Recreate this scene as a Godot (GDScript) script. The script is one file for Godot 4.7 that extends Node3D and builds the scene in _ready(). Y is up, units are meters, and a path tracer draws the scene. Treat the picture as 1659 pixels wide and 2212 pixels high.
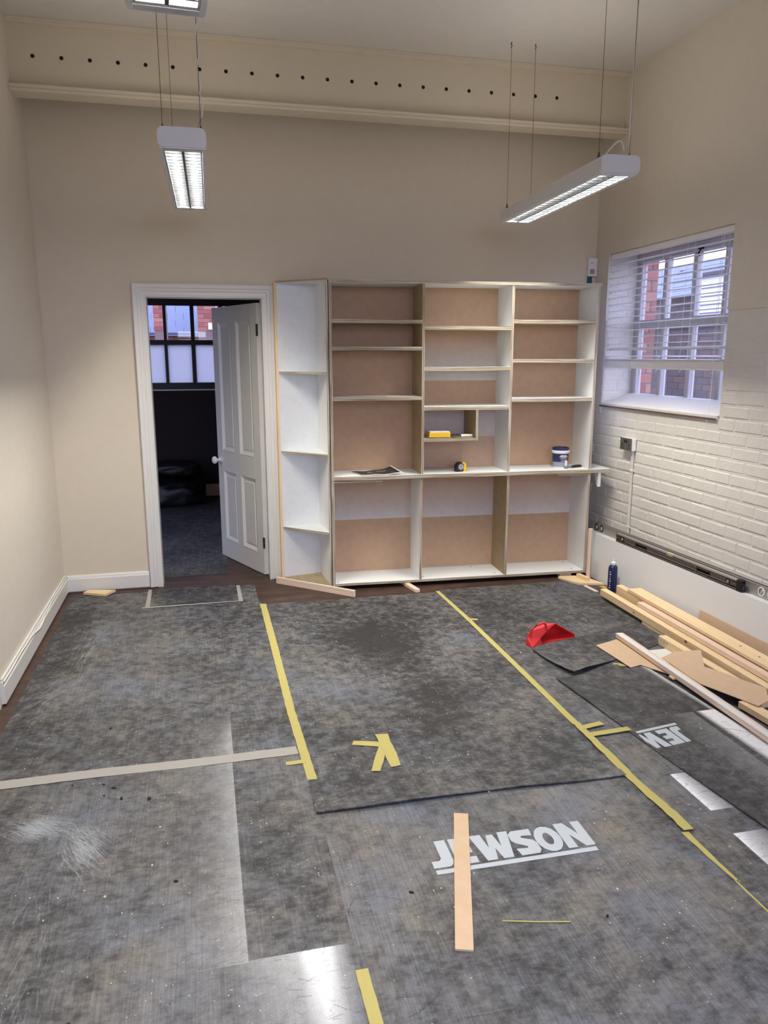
extends Node3D

# ---------------------------------------------------------------- mesh buffer
class MB:
	var v := PackedVector3Array()
	var n := PackedVector3Array()
	var t := PackedVector2Array()
	var c := PackedColorArray()
	var col := Color.WHITE
	var off := Vector2.ZERO

	func tri(a: Vector3, b: Vector3, d: Vector3, na: Vector3, nb: Vector3, nd: Vector3, ua: Vector2, ub: Vector2, ud: Vector2) -> void:
		if (b - a).cross(d - a).dot(na + nb + nd) > 0.0:
			v.append_array([a, d, b]); n.append_array([na, nd, nb]); t.append_array([ua + off, ud + off, ub + off])
		else:
			v.append_array([a, b, d]); n.append_array([na, nb, nd]); t.append_array([ua + off, ub + off, ud + off])
		c.append_array([col, col, col])

	func quad(a: Vector3, b: Vector3, d: Vector3, e: Vector3, nn: Vector3, ua := Vector2.ZERO, ub := Vector2(1, 0), ud := Vector2(1, 1), ue := Vector2(0, 1)) -> void:
		tri(a, b, d, nn, nn, nn, ua, ub, ud)
		tri(a, d, e, nn, nn, nn, ua, ud, ue)

	# a box of size s centred at T, edges chamfered by bev; UVs in metres, u along the longest side; skip = bit mask of faces left out (+x 1, -x 2, +y 4, -y 8, +z 16, -z 32)
	func box(T: Transform3D, s: Vector3, bev := 0.0, skip := 0) -> void:
		var h := s * 0.5
		var L := s.max_axis_index()
		var I := T.basis
		for a in 3:
			var p := (a + 1) % 3
			var q := (a + 2) % 3
			for sg: float in [1.0, -1.0]:
				var bit: int = (1 << (a * 2)) if sg > 0 else (2 << (a * 2))
				if skip & bit:
					continue
				var pts := []
				var uvs := []
				for k: Array in [[-1.0, -1.0], [1.0, -1.0], [1.0, 1.0], [-1.0, 1.0]]:
					var w := Vector3.ZERO
					w[a] = sg * h[a]
					w[p] = k[0] * (h[p] - bev)
					w[q] = k[1] * (h[q] - bev)
					pts.append(T * w)
					uvs.append(uvof(w, a, L))
				var nn := Vector3.ZERO
				nn[a] = sg
				quad(pts[0], pts[1], pts[2], pts[3], (I * nn).normalized(), uvs[0], uvs[1], uvs[2], uvs[3])
		if bev <= 0.0:
			return
		for a in 3:
			var p := (a + 1) % 3
			var q := (a + 2) % 3
			for s1: float in [1.0, -1.0]:
				for s2: float in [1.0, -1.0]:
					var w := []
					for k: Array in [[0, -1.0], [0, 1.0], [1, 1.0], [1, -1.0]]:
						var x := Vector3.ZERO
						x[a] = s1 * (h[a] - (bev if k[0] == 1 else 0.0))
						x[p] = s2 * (h[p] - (bev if k[0] == 0 else 0.0))
						x[q] = k[1] * (h[q] - bev)
						w.append(x)
					var nn := Vector3.ZERO
					nn[a] = s1
					nn[p] = s2
					quad(T * w[0], T * w[1], T * w[2], T * w[3], (I * nn).normalized(), uvof(w[0], a, L), uvof(w[1], a, L), uvof(w[2], a, L), uvof(w[3], a, L))
		for s1: float in [1.0, -1.0]:
			for s2: float in [1.0, -1.0]:
				for s3: float in [1.0, -1.0]:
					var e := Vector3(s1, s2, s3)
					var A := Vector3(s1 * h.x, s2 * (h.y - bev), s3 * (h.z - bev))
					var B := Vector3(s1 * (h.x - bev), s2 * h.y, s3 * (h.z - bev))
					var D := Vector3(s1 * (h.x - bev), s2 * (h.y - bev), s3 * h.z)
					var nn := (I * e).normalized()
					tri(T * A, T * B, T * D, nn, nn, nn, uvof(A, 0, L), uvof(B, 0, L), uvof(D, 0, L))

	func uvof(w: Vector3, a: int, L: int) -> Vector2:
		if a != L:
			return Vector2(w[L], w[3 - a - L])
		return Vector2(w[(a + 1) % 3] * 0.2, w[(a + 2) % 3])

	func span(lo: Vector3, hi: Vector3, bev := 0.0, skip := 0) -> void:
		box(Transform3D(Basis(), (lo + hi) * 0.5), hi - lo, bev, skip)

	# polygon in local x, y drawn out along local z from z0 to z1
	func prism(poly: PackedVector2Array, T: Transform3D, z0: float, z1: float) -> void:
		var ids := Geometry2D.triangulate_polygon(poly)
		var I := T.basis
		var nz := (I * Vector3(0, 0, 1)).normalized()
		for k in range(0, ids.size(), 3):
			var a := poly[ids[k]]
			var b := poly[ids[k + 1]]
			var d := poly[ids[k + 2]]
			tri(T * Vector3(a.x, a.y, z1), T * Vector3(b.x, b.y, z1), T * Vector3(d.x, d.y, z1), nz, nz, nz, a, b, d)
			tri(T * Vector3(a.x, a.y, z0), T * Vector3(b.x, b.y, z0), T * Vector3(d.x, d.y, z0), -nz, -nz, -nz, a, b, d)
		var flip := -1.0 if Geometry2D.is_polygon_clockwise(poly) else 1.0
		for i in poly.size():
			var a := poly[i]
			var b := poly[(i + 1) % poly.size()]
			var e := (b - a).normalized()
			var nn := (I * Vector3(e.y * flip, -e.x * flip, 0)).normalized()
			var ln := a.distance_to(b)
			quad(T * Vector3(a.x, a.y, z0), T * Vector3(b.x, b.y, z0), T * Vector3(b.x, b.y, z1), T * Vector3(a.x, a.y, z1), nn, Vector2(0, z0), Vector2(ln, z0), Vector2(ln, z1), Vector2(0, z1))

	# polygon given as (x, z) lying flat between y0 and y1
	func slab(poly: PackedVector2Array, y0: float, y1: float) -> void:
		prism(poly, Transform3D(Basis(Vector3(1, 0, 0), Vector3(0, 0, 1), Vector3(0, -1, 0)), Vector3.ZERO), -y1, -y0)

	# circles of radius r along a path
	func tube(path: Array, r: float, seg := 6, taper := 1.0) -> void:
		var rings := []
		var up := Vector3.UP
		for i in path.size():
			var d: Vector3 = (path[mini(i + 1, path.size() - 1)] - path[maxi(i - 1, 0)]).normalized()
			if absf(d.dot(up)) > 0.95:
				up = Vector3.RIGHT if absf(d.x) < 0.9 else Vector3.UP
			var s := d.cross(up).normalized()
			var w := s.cross(d).normalized()
			var rr := r * lerpf(1.0, taper, float(i) / maxf(1.0, path.size() - 1))
			var ring := []
			for k in seg:
				var a := TAU * k / seg
				var q := s * cos(a) + w * sin(a)
				ring.append([path[i] + q * rr, q])
			rings.append(ring)
		for i in path.size() - 1:
			for k in seg:
				var k2 := (k + 1) % seg
				var A: Array = rings[i][k]
				var B: Array = rings[i][k2]
				var D: Array = rings[i + 1][k2]
				var E: Array = rings[i + 1][k]
				tri(A[0], B[0], D[0], A[1], B[1], D[1], Vector2(k, i), Vector2(k + 1, i), Vector2(k + 1, i + 1))
				tri(A[0], D[0], E[0], A[1], D[1], E[1], Vector2(k, i), Vector2(k + 1, i + 1), Vector2(k, i + 1))
		for e in [0, path.size() - 1]:
			var d: Vector3 = (path[0] - path[1]).normalized() if e == 0 else (path[e] - path[e - 1]).normalized()
			for k in range(1, seg - 1):
				tri(rings[e][0][0], rings[e][k][0], rings[e][k + 1][0], d, d, d, Vector2.ZERO, Vector2.ZERO, Vector2.ZERO)

	# profile of (radius, height) turned about local y
	func lathe(pr: Array, T: Transform3D, seg := 24, sx := 1.0, sz := 1.0) -> void:
		for i in pr.size() - 1:
			var a: Vector2 = pr[i]
			var b: Vector2 = pr[i + 1]
			var e := (b - a).normalized()
			var nr := Vector2(e.y, -e.x)
			for k in seg:
				var p := []
				var nn := []
				for w: Array in [[a, k], [a, k + 1], [b, k + 1], [b, k]]:
					var an := TAU * float(w[1]) / seg
					p.append(T * Vector3(w[0].x * cos(an) * sx, w[0].y, w[0].x * sin(an) * sz))
					nn.append((T.basis * Vector3(nr.x * cos(an), nr.y, nr.x * sin(an))).normalized())
				var u := [Vector2(float(k) / seg, a.y), Vector2(float(k + 1) / seg, a.y), Vector2(float(k + 1) / seg, b.y), Vector2(float(k) / seg, b.y)]
				if a.x > 1e-6:
					tri(p[0], p[1], p[2], nn[0], nn[1], nn[2], u[0], u[1], u[2])
				if b.x > 1e-6:
					tri(p[0], p[2], p[3], nn[0], nn[2], nn[3], u[0], u[2], u[3])

	# a sheet with thickness; pos gives the top surface at (u, v); bb = x0, z0, dx, dz for UVs
	func sheet(pos: Callable, nx: int, nz: int, th: float, bb: Array) -> void:
		var P := []
		var N := []
		for j in nz + 1:
			for i in nx + 1:
				P.append(pos.call(float(i) / nx, float(j) / nz))
		for j in nz + 1:
			for i in nx + 1:
				var ex: Vector3 = P[j * (nx + 1) + mini(i + 1, nx)] - P[j * (nx + 1) + maxi(i - 1, 0)]
				var ez: Vector3 = P[mini(j + 1, nz) * (nx + 1) + i] - P[maxi(j - 1, 0) * (nx + 1) + i]
				var nn := ez.cross(ex).normalized()
				N.append(nn if nn.y > 0 else -nn)
		var down := Vector3(0, -th, 0)
		var uv := func(p: Vector3) -> Vector2: return Vector2((p.x - bb[0]) / bb[2], (p.z - bb[1]) / bb[3])
		for j in nz:
			for i in nx:
				var k := [j * (nx + 1) + i, j * (nx + 1) + i + 1, (j + 1) * (nx + 1) + i + 1, (j + 1) * (nx + 1) + i]
				var a: Vector3 = P[k[0]]
				var b: Vector3 = P[k[1]]
				var d: Vector3 = P[k[2]]
				var e: Vector3 = P[k[3]]
				tri(a, b, d, N[k[0]], N[k[1]], N[k[2]], uv.call(a), uv.call(b), uv.call(d))
				tri(a, d, e, N[k[0]], N[k[2]], N[k[3]], uv.call(a), uv.call(d), uv.call(e))
				tri(a + down, b + down, d + down, -N[k[0]], -N[k[1]], -N[k[2]], uv.call(a), uv.call(b), uv.call(d))
				tri(a + down, d + down, e + down, -N[k[0]], -N[k[2]], -N[k[3]], uv.call(a), uv.call(d), uv.call(e))
		var border := []
		for i in nx:
			border.append([i, i + 1, Vector3(0, 0, -1)])
			border.append([nz * (nx + 1) + i, nz * (nx + 1) + i + 1, Vector3(0, 0, 1)])
		for j in nz:
			border.append([j * (nx + 1), (j + 1) * (nx + 1), Vector3(-1, 0, 0)])
			border.append([j * (nx + 1) + nx, (j + 1) * (nx + 1) + nx, Vector3(1, 0, 0)])
		for w in border:
			var a: Vector3 = P[w[0]]
			var b: Vector3 = P[w[1]]
			quad(a, b, b + down, a + down, w[2], uv.call(a), uv.call(b), uv.call(b), uv.call(a))

# ---------------------------------------------------------------- scene graph helpers
var used := {}
var rng := RandomNumberGenerator.new()
var M := {}

func numbered(called: String) -> String:
	var k: int = used.get(called, 0)
	used[called] = k + 1
	return called if k == 0 else "%s_%03d" % [called, k]

func mesh_of(bufs: Array) -> ArrayMesh:
	var am := ArrayMesh.new()
	for w in bufs:
		var b: MB = w[0]
		if b.v.is_empty():
			continue
		var arr := []
		arr.resize(Mesh.ARRAY_MAX)
		arr[Mesh.ARRAY_VERTEX] = b.v
		arr[Mesh.ARRAY_NORMAL] = b.n
		arr[Mesh.ARRAY_TEX_UV] = b.t
		arr[Mesh.ARRAY_COLOR] = b.c
		am.add_surface_from_arrays(Mesh.PRIMITIVE_TRIANGLES, arr)
		am.surface_set_material(am.get_surface_count() - 1, w[1])
	return am

func inst(called: String, mesh: Mesh, parent: Node) -> MeshInstance3D:
	var o := MeshInstance3D.new()
	o.name = numbered(called) if parent == self else called
	o.mesh = mesh
	o.cast_shadow = GeometryInstance3D.SHADOW_CASTING_SETTING_ON
	parent.add_child(o, true)
	return o

func obj(called: String, b: MB, m: Material, parent: Node = self) -> MeshInstance3D:
	return inst(called, mesh_of([[b, m]]), parent)

func tag(o: Node, label: String, category: String, group := "") -> Node:
	o.set_meta("label", label)
	o.set_meta("category", category)
	if group:
		o.set_meta("group", group)
	return o

func thing(called: String, label: String, category: String, at := Vector3.ZERO, turn := 0.0, group := "") -> Node3D:
	var o := Node3D.new()
	o.name = numbered(called)
	add_child(o)
	o.position = at
	o.rotation.y = turn
	tag(o, label, category, group)
	return o

func setting(called: String, label := "") -> Node3D:
	var o := Node3D.new()
	o.name = called
	add_child(o)
	o.set_meta("kind", "structure")
	if label:
		o.set_meta("label", label)
	return o

func struct(called: String, b: MB, m: Material, label := "") -> MeshInstance3D:
	var o := obj(called, b, m)
	o.set_meta("kind", "structure")
	if label:
		o.set_meta("label", label)
	return o

func boxobj(called: String, lo: Vector3, hi: Vector3, m: Material, parent: Node = self, bev := 0.0) -> MeshInstance3D:
	var b := MB.new()
	b.off = Vector2(rng.randf() * 3.0, rng.randf() * 3.0)
	b.span(lo, hi, bev)
	return obj(called, b, m, parent)

func pv(a: Array) -> PackedVector2Array:
	var p := PackedVector2Array()
	for i in range(0, a.size(), 2):
		p.append(Vector2(a[i], a[i + 1]))
	return p

# ---------------------------------------------------------------- materials
func mat(c: Color, rough := 0.7, metal := 0.0) -> StandardMaterial3D:
	var m := StandardMaterial3D.new()
	m.albedo_color = c
	m.roughness = rough
	m.metallic = metal
	m.texture_repeat = true
	return m

func noise(freq: float, oct: int, sd: int, kind := FastNoiseLite.TYPE_SIMPLEX_SMOOTH) -> FastNoiseLite:
	var f := FastNoiseLite.new()
	f.noise_type = kind
	f.frequency = freq
	f.seed = sd
	f.fractal_type = FastNoiseLite.FRACTAL_FBM
	f.fractal_octaves = oct
	return f

func grey(f: FastNoiseLite, w: int, h: int, rw := 0, rh := 0) -> PackedByteArray:
	var im := f.get_seamless_image(w, h)
	if rw:
		im.resize(rw, rh, Image.INTERPOLATE_CUBIC)
	im.convert(Image.FORMAT_L8)
	return im.get_data()

# two noises laid over each other, coloured along a gradient of srgb colours
func ramp_tex(a: PackedByteArray, b: PackedByteArray, share: float, w: int, h: int, cols: Array) -> ImageTexture:
	var g := Gradient.new()
	g.offsets = PackedFloat32Array()
	g.colors = PackedColorArray()
	var offs := PackedFloat32Array()
	var cc := PackedColorArray()
	for k in cols.size():
		offs.append(float(k) / (cols.size() - 1))
		cc.append(cols[k])
	g.offsets = offs
	g.colors = cc
	var lut := []
	for k in 256:
		var q := g.sample(k / 255.0)
		lut.append([int(q.r * 255), int(q.g * 255), int(q.b * 255)])
	var out := PackedByteArray()
	out.resize(w * h * 3)
	for k in w * h:
		var q: Array = lut[clampi(int(a[k] * share + b[k] * (1.0 - share)), 0, 255)]
		out[k * 3] = q[0]
		out[k * 3 + 1] = q[1]
		out[k * 3 + 2] = q[2]
	return ImageTexture.create_from_image(Image.create_from_data(w, h, false, Image.FORMAT_RGB8, out))

func triplanar(m: StandardMaterial3D, s: float) -> StandardMaterial3D:
	m.uv1_triplanar = true
	m.uv1_world_triplanar = true
	m.uv1_scale = Vector3.ONE * s
	return m

func make_materials() -> void:
	var soft := grey(noise(0.02, 4, 11), 256, 256)
	var fine := grey(noise(0.25, 3, 12), 256, 256)
	var mid := grey(noise(0.07, 4, 13), 256, 256)
	var streak := grey(noise(0.05, 4, 14), 24, 256, 256, 256)
	var streak2 := grey(noise(0.11, 3, 15), 16, 256, 256, 256)
	var bumpy := Image.create_from_data(256, 256, false, Image.FORMAT_L8, fine)
	var bump_tex := ImageTexture.create_from_image(bumpy)
	var midbump := ImageTexture.create_from_image(Image.create_from_data(256, 256, false, Image.FORMAT_L8, mid))

	# emulsion on plaster and brick
	for w: Array in [["paint_back", Color8(224, 213, 192), Color8(222, 211, 189)], ["paint_side", Color8(223, 215, 200), Color8(221, 212, 197)], ["paint_brick", Color8(222, 218, 211), Color8(218, 214, 206)], ["ceiling", Color8(222, 217, 210), Color8(219, 214, 207)]]:
		var m := mat(Color.WHITE, 0.75)
		m.albedo_texture = ramp_tex(soft, mid, 0.7, 256, 256, [w[2], w[1], w[2], w[1]])
		m.heightmap_enabled = true
		m.heightmap_texture = midbump if w[0] == "paint_brick" else bump_tex
		m.heightmap_scale = 0.12 if w[0] == "paint_brick" else 0.02
		M[w[0]] = triplanar(m, 1.6)
	M.mortar = M.paint_brick
	M.gloss = mat(Color8(228, 226, 220), 0.35)
	M.panel_white = mat(Color8(226, 226, 226), 0.5)
	# boards
	var m := mat(Color.WHITE, 0.8)
	m.albedo_texture = ramp_tex(fine, soft, 0.6, 256, 256, [Color8(150, 132, 98), Color8(172, 152, 116), Color8(190, 172, 136)])
	M.mdf_raw = triplanar(m, 3.0)
	m = mat(Color.WHITE, 0.8)
	m.albedo_texture = ramp_tex(fine, soft, 0.65, 256, 256, [Color8(224, 222, 220), Color8(244, 243, 242), Color8(255, 255, 255)])
	m.vertex_color_use_as_albedo = true
	M.hardboard = triplanar(m, 2.2)
	m = mat(Color.WHITE, 0.8)
	m.albedo_texture = ramp_tex(fine, soft, 0.5, 256, 256, [Color8(206, 174, 143), Color8(213, 184, 153), Color8(219, 192, 163)])
	M.mdf = triplanar(m, 2.5)
	m = mat(Color.WHITE, 0.55)
	m.albedo_texture = ramp_tex(soft, fine, 0.7, 256, 256, [Color8(226, 228, 228), Color8(236, 238, 238), Color8(228, 230, 228)])
	M.primed = triplanar(m, 2.0)
	m = mat(Color.WHITE, 0.75)   # sawn board edge smeared with primer
	m.albedo_texture = ramp_tex(streak, fine, 0.8, 256, 256, [Color8(128, 108, 78), Color8(150, 132, 104), Color8(196, 188, 172), Color8(226, 224, 216)])
	m.uv1_scale = Vector3(1.3, 9, 1)
	M.edge = m
	m = mat(Color.WHITE, 0.7)
	m.albedo_texture = ramp_tex(streak, streak2, 0.6, 256, 256, [Color8(226, 188, 138), Color8(238, 206, 158), Color8(246, 222, 182), Color8(232, 196, 148)])
	m.uv1_scale = Vector3(0.7, 7, 1)
	M.pine = m
	m = m.duplicate()
	m.albedo_color = Color8(250, 236, 222)
	m.albedo_texture = ramp_tex(streak, streak2, 0.6, 256, 256, [Color8(226, 204, 184), Color8(240, 222, 206), Color8(246, 236, 226), Color8(250, 246, 242)])
	M.pine_limed = m
	M.knot = mat(Color8(140, 92, 52), 0.7)
	m = mat(Color.WHITE, 0.55)
	m.albedo_texture = ramp_tex(soft, streak, 0.45, 256, 256, [Color8(50, 35, 30), Color8(72, 52, 44), Color8(94, 73, 63)])
	M.floor = triplanar(m, 0.9)
	m = mat(Color.WHITE, 0.8)
	m.albedo_texture = ramp_tex(streak2, fine, 0.6, 256, 256, [Color8(172, 161, 92), Color8(188, 177, 106), Color8(198, 188, 120)])
	m.uv1_scale = Vector3(6, 20, 1)
	M.tape = m
	M.grey_tape = mat(Color8(170, 166, 160), 0.45)
	M.black = mat(Color8(18, 18, 20), 0.8)
	M.print = mat(Color8(190, 198, 204), 0.7)
	# metals and plastics
	M.steel = mat(Color8(150, 146, 140), 0.35, 0.9)
	M.wire = mat(Color8(96, 84, 70), 0.5, 0.5)
	M.lamp = mat(Color8(222, 222, 224), 0.4)
	M.louvre = mat(Color8(96, 98, 102), 0.32, 1.0)
	M.louvre_frame = mat(Color8(214, 216, 220), 0.35, 0.6)
	M.cord = mat(Color8(236, 234, 228), 0.5)
	M.dark_plastic = mat(Color8(30, 30, 32), 0.5)
	M.level_dark = mat(Color8(92, 84, 80), 0.5, 0.3)
	M.level_rail = mat(Color8(178, 172, 168), 0.4, 0.5)
	M.vial = mat(Color8(206, 214, 150), 0.2)
	M.red = mat(Color8(222, 52, 56), 0.45)
	M.navy = mat(Color8(30, 36, 84), 0.4)
	M.white_plastic = mat(Color8(238, 238, 238), 0.4)
	M.label_grey = mat(Color8(150, 152, 164), 0.6)
	M.yellow = mat(Color8(240, 196, 30), 0.45)
	M.teal = mat(Color8(18, 92, 108), 0.5)
	M.paper = mat(Color8(226, 226, 224), 0.4)
	M.print_dark = mat(Color8(44, 44, 46), 0.45)
	M.frame_white = mat(Color8(184, 182, 184), 0.5)
	M.frame_black = mat(Color8(20, 17, 20), 0.5)
	M.blind = mat(Color8(244, 243, 244), 0.35)
	M.sill_edge = mat(Color8(104, 78, 66), 0.6)
	var gl := mat(Color(1, 1, 1, 0.06), 0.02)
	gl.transparency = BaseMaterial3D.TRANSPARENCY_ALPHA
	M.glass = gl
	var fr := mat(Color8(214, 216, 240), 0.9)
	fr.backlight_enabled = true
	fr.backlight = Color(1, 1, 1)
	M.frosted = fr
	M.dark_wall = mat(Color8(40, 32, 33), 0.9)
	M.bag = mat(Color8(12, 11, 13), 0.5)
	# outside
	M.slate = mat(Color8(112, 120, 142), 0.7)
	M.render = mat(Color8(238, 238, 242), 0.8)
	M.brick_red = []
	for q in [Color8(150, 84, 74), Color8(164, 98, 86), Color8(138, 74, 68), Color8(172, 112, 98)]:
		M.brick_red.append(mat(q, 0.8))
	M.brick_dark = []
	for q in [Color8(62, 44, 50), Color8(74, 52, 56), Color8(54, 42, 52), Color8(88, 56, 58)]:
		M.brick_dark.append(mat(q, 0.6))
	M.joint = mat(Color8(118, 100, 96), 0.9)
	M.joint_dark = mat(Color8(64, 54, 62), 0.9)
	M.gutter = mat(Color8(52, 54, 66), 0.6)

# ---------------------------------------------------------------- floor covering textures
var lut_srgb := PackedByteArray()

func over(d: float, fall: float) -> float:
	return exp(-d / fall) if d >= 0.0 else 0.0

# white primer that drifted past boards once lying there: sharp along the board, fading away from it
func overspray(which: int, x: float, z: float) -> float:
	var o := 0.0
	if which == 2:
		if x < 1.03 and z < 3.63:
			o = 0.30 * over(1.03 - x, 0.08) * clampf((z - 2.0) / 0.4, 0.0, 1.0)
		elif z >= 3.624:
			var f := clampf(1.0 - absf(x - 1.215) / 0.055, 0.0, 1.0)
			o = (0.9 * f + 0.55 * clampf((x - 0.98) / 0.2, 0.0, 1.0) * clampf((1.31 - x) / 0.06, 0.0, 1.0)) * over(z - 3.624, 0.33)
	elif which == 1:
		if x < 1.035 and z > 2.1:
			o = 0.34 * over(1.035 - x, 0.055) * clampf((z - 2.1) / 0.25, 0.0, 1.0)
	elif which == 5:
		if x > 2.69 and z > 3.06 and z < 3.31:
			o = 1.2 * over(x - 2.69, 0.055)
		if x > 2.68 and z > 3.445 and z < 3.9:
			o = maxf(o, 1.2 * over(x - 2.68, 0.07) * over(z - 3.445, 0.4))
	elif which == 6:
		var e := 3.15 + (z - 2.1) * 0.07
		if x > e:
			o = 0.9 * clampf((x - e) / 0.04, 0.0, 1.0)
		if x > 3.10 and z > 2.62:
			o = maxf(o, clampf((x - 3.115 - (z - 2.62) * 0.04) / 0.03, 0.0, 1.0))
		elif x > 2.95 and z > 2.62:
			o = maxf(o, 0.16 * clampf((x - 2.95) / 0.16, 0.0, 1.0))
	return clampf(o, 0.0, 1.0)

# broad tone of each mat: [x, z, reach x, reach z, lighter or darker]
const TONES := {
	1: [[0.15, 0.9, 0.10, 0.9, -0.18], [0.36, 0.85, 0.10, 0.45, 0.20], [0.26, 1.75, 0.08, 0.2, 0.10], [0.62, 1.8, 0.3, 0.5, 0.10], [0.9, 0.9, 0.3, 0.3, -0.06], [1.15, 2.3, 0.15, 0.4, 0.10], [0.5, 2.35, 0.4, 0.15, -0.10]],
	2: [[0.2, 2.75, 0.14, 0.3, -0.24], [0.72, 2.95, 0.3, 0.15, -0.06], [0.75, 3.3, 0.25, 0.5, 0.10], [1.17, 3.2, 0.12, 0.5, -0.14], [0.5, 3.55, 0.12, 0.2, -0.12]],
	3: [[1.9, 1.35, 0.22, 0.45, -0.32], [1.98, 2.2, 0.15, 0.5, -0.30], [1.5, 1.8, 0.16, 0.5, 0.10], [2.25, 1.6, 0.2, 0.4, 0.06], [1.55, 2.6, 0.2, 0.2, 0.10], [2.3, 2.75, 0.25, 0.2, -0.10], [1.75, 0.75, 0.5, 0.15, -0.10]],
	4: [[1.48, 3.1, 0.12, 0.3, 0.14], [2.3, 3.15, 0.2, 0.15, 0.16], [1.85, 3.15, 0.2, 0.1, -0.06], [2.2, 3.8, 0.3, 0.25, 0.06], [1.6, 3.9, 0.2, 0.2, -0.08]],
	5: [[2.66, 2.55, 0.12, 0.5, 0.24], [3.0, 1.2, 0.4, 0.4, -0.08], [2.7, 1.9, 0.12, 0.2, -0.08], [2.64, 3.4, 0.12, 0.3, 0.08]],
	6: [[2.9, 2.4, 0.3, 0.3, -0.06]],
}

func mat_texture(which: int, x0: float, z0: float, dx: float, dz: float, res: float, dust: float, gain: float, sd: int) -> Image:
	var w := int(dx / res)
	var h := int(dz / res)
	var mm := 1.0 / res
	var big := noise(1.3 * res, 3, sd).get_image(w, h).get_data()
	var nm := noise(11.0 * res, 6, sd + 1)
	nm.fractal_gain = 0.72
	var med := nm.get_image(w, h).get_data()
	var imf := noise(48.0 * res, 3, sd + 2).get_image(w * 2 / 5 + 1, h)   # scuffs drawn out sideways
	imf.resize(w, h, Image.INTERPOLATE_BILINEAR)
	var scuff := imf.get_data()
	var imr := noise(0.28, 2, sd + 3).get_image(w, h / 24 + 1)         # the fine rib along the roll
	imr.resize(w, h, Image.INTERPOLATE_BILINEAR)
	var rib := imr.get_data()
	var grain := noise(0.45, 2, sd + 4).get_image(w, h).get_data()
	var warm := noise(2.2 * res, 3, sd + 5).get_image(w, h).get_data()
	if lut_srgb.is_empty():
		for k in 1025:
			lut_srgb.append(int(round(clampf(Color(k / 1024.0, 0, 0).linear_to_srgb().r, 0.0, 1.0) * 255.0)))
	var out := PackedByteArray()
	out.resize(w * h * 3)
	var k := 0
	# the broad tone is worked out on a coarse grid and laid over the whole
	var tw := w / 16 + 1
	var th := h / 16 + 1
	var tb := PackedByteArray()
	tb.resize(tw * th)
	for j in th:
		for i in tw:
			var s := 0.5
			for q: Array in TONES.get(which, []):
				var ex: float = (x0 + i * 16 * res - q[0]) / q[2]
				var ez: float = (z0 + j * 16 * res - q[1]) / q[3]
				s += q[4] * exp(-ex * ex - ez * ez)
			tb[j * tw + i] = int(clampf(s, 0.0, 1.0) * 255.0)
	var ti := Image.create_from_data(tw, th, false, Image.FORMAT_L8, tb)
	ti.resize(w, h, Image.INTERPOLATE_BILINEAR)
	var tone_at := ti.get_data()
	for j in h:
		var z := z0 + (j + 0.5) * res
		for i in w:
			var a := big[k] * 0.0012 + med[k] * 0.0022 + scuff[k] * 0.0009
			var d := clampf((a - 0.52) * gain + 0.34 + dust * 0.45 + (tone_at[k] - 127.5) * 0.0042, 0.0, 1.0)
			d = d * d * (3.0 - 2.0 * d)
			var g := 0.45 + rib[k] * 0.0025 + grain[k] * 0.0020
			var val := (0.027 + 0.150 * d) * g
			var wm := (warm[k] * 0.0039 - 0.45) * d * 0.36
			var r := val * (1.0 + wm)
			var gg := val * (1.0 + wm * 0.35)
			var b := val * (1.05 - wm * 0.9)
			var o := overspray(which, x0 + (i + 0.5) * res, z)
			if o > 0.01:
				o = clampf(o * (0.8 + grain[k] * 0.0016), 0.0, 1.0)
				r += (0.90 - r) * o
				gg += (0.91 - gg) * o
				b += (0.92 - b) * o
			out[k * 3] = lut_srgb[int(clampf(r, 0.0, 1.0) * 1024)]
			out[k * 3 + 1] = lut_srgb[int(clampf(gg, 0.0, 1.0) * 1024)]
			out[k * 3 + 2] = lut_srgb[int(clampf(b, 0.0, 1.0) * 1024)]
			k += 1
	var img := Image.create_from_data(w, h, false, Image.FORMAT_RGB8, out)
	var rr := RandomNumberGenerator.new()
	rr.seed = sd * 7 + 3
	for q in int(dx * dz * 1100):      # countless short scuffs give the felted look
		var p := Vector2(rr.randf() * w, rr.randf() * h)
		var ang := rr.randfn(0.0, 0.45)
		var up := Vector2(cos(ang), sin(ang))
		var pale := rr.randf() < 0.5
		var tone := rr.randf_range(0.42, 0.6) if pale else 0.09
		var al := rr.randf_range(0.06, 0.30)
		for s in int(rr.randf_range(0.008, 0.045) * mm):
			p += up
			var ii := Vector2i(p)
			if ii.x < 0 or ii.y < 0 or ii.x >= w or ii.y >= h:
				break
			img.set_pixelv(ii, img.get_pixelv(ii).lerp(Color(tone, tone, tone * 1.01), al))
	for q in int(dx * dz * 26):        # scuffs and scrapes, pale and dark
		var p := Vector2(rr.randf() * w, rr.randf() * h)
		var ang := rr.randf_range(-0.7, 0.7) + (PI / 2 if rr.randf() < 0.35 else 0.0)
		var bend := rr.randf_range(-0.02, 0.02)
		var pale := rr.randf() < 0.55
		var tone := 0.5 if pale else 0.1
		var al := rr.randf_range(0.08, 0.4)
		for s in int(rr.randf_range(0.02, 0.16) * mm):
			p += Vector2(cos(ang), sin(ang))
			ang += bend
			var ii := Vector2i(p)
			if ii.x < 0 or ii.y < 0 or ii.x >= w - 1 or ii.y >= h - 1:
				break
			for o2: Vector2i in [Vector2i.ZERO, Vector2i(0, 1)]:
				var cc := img.get_pixelv(ii + o2)
				img.set_pixelv(ii + o2, cc.lerp(Color(tone, tone, tone * 1.02), al * (0.6 + 0.4 * rr.randf())))
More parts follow.
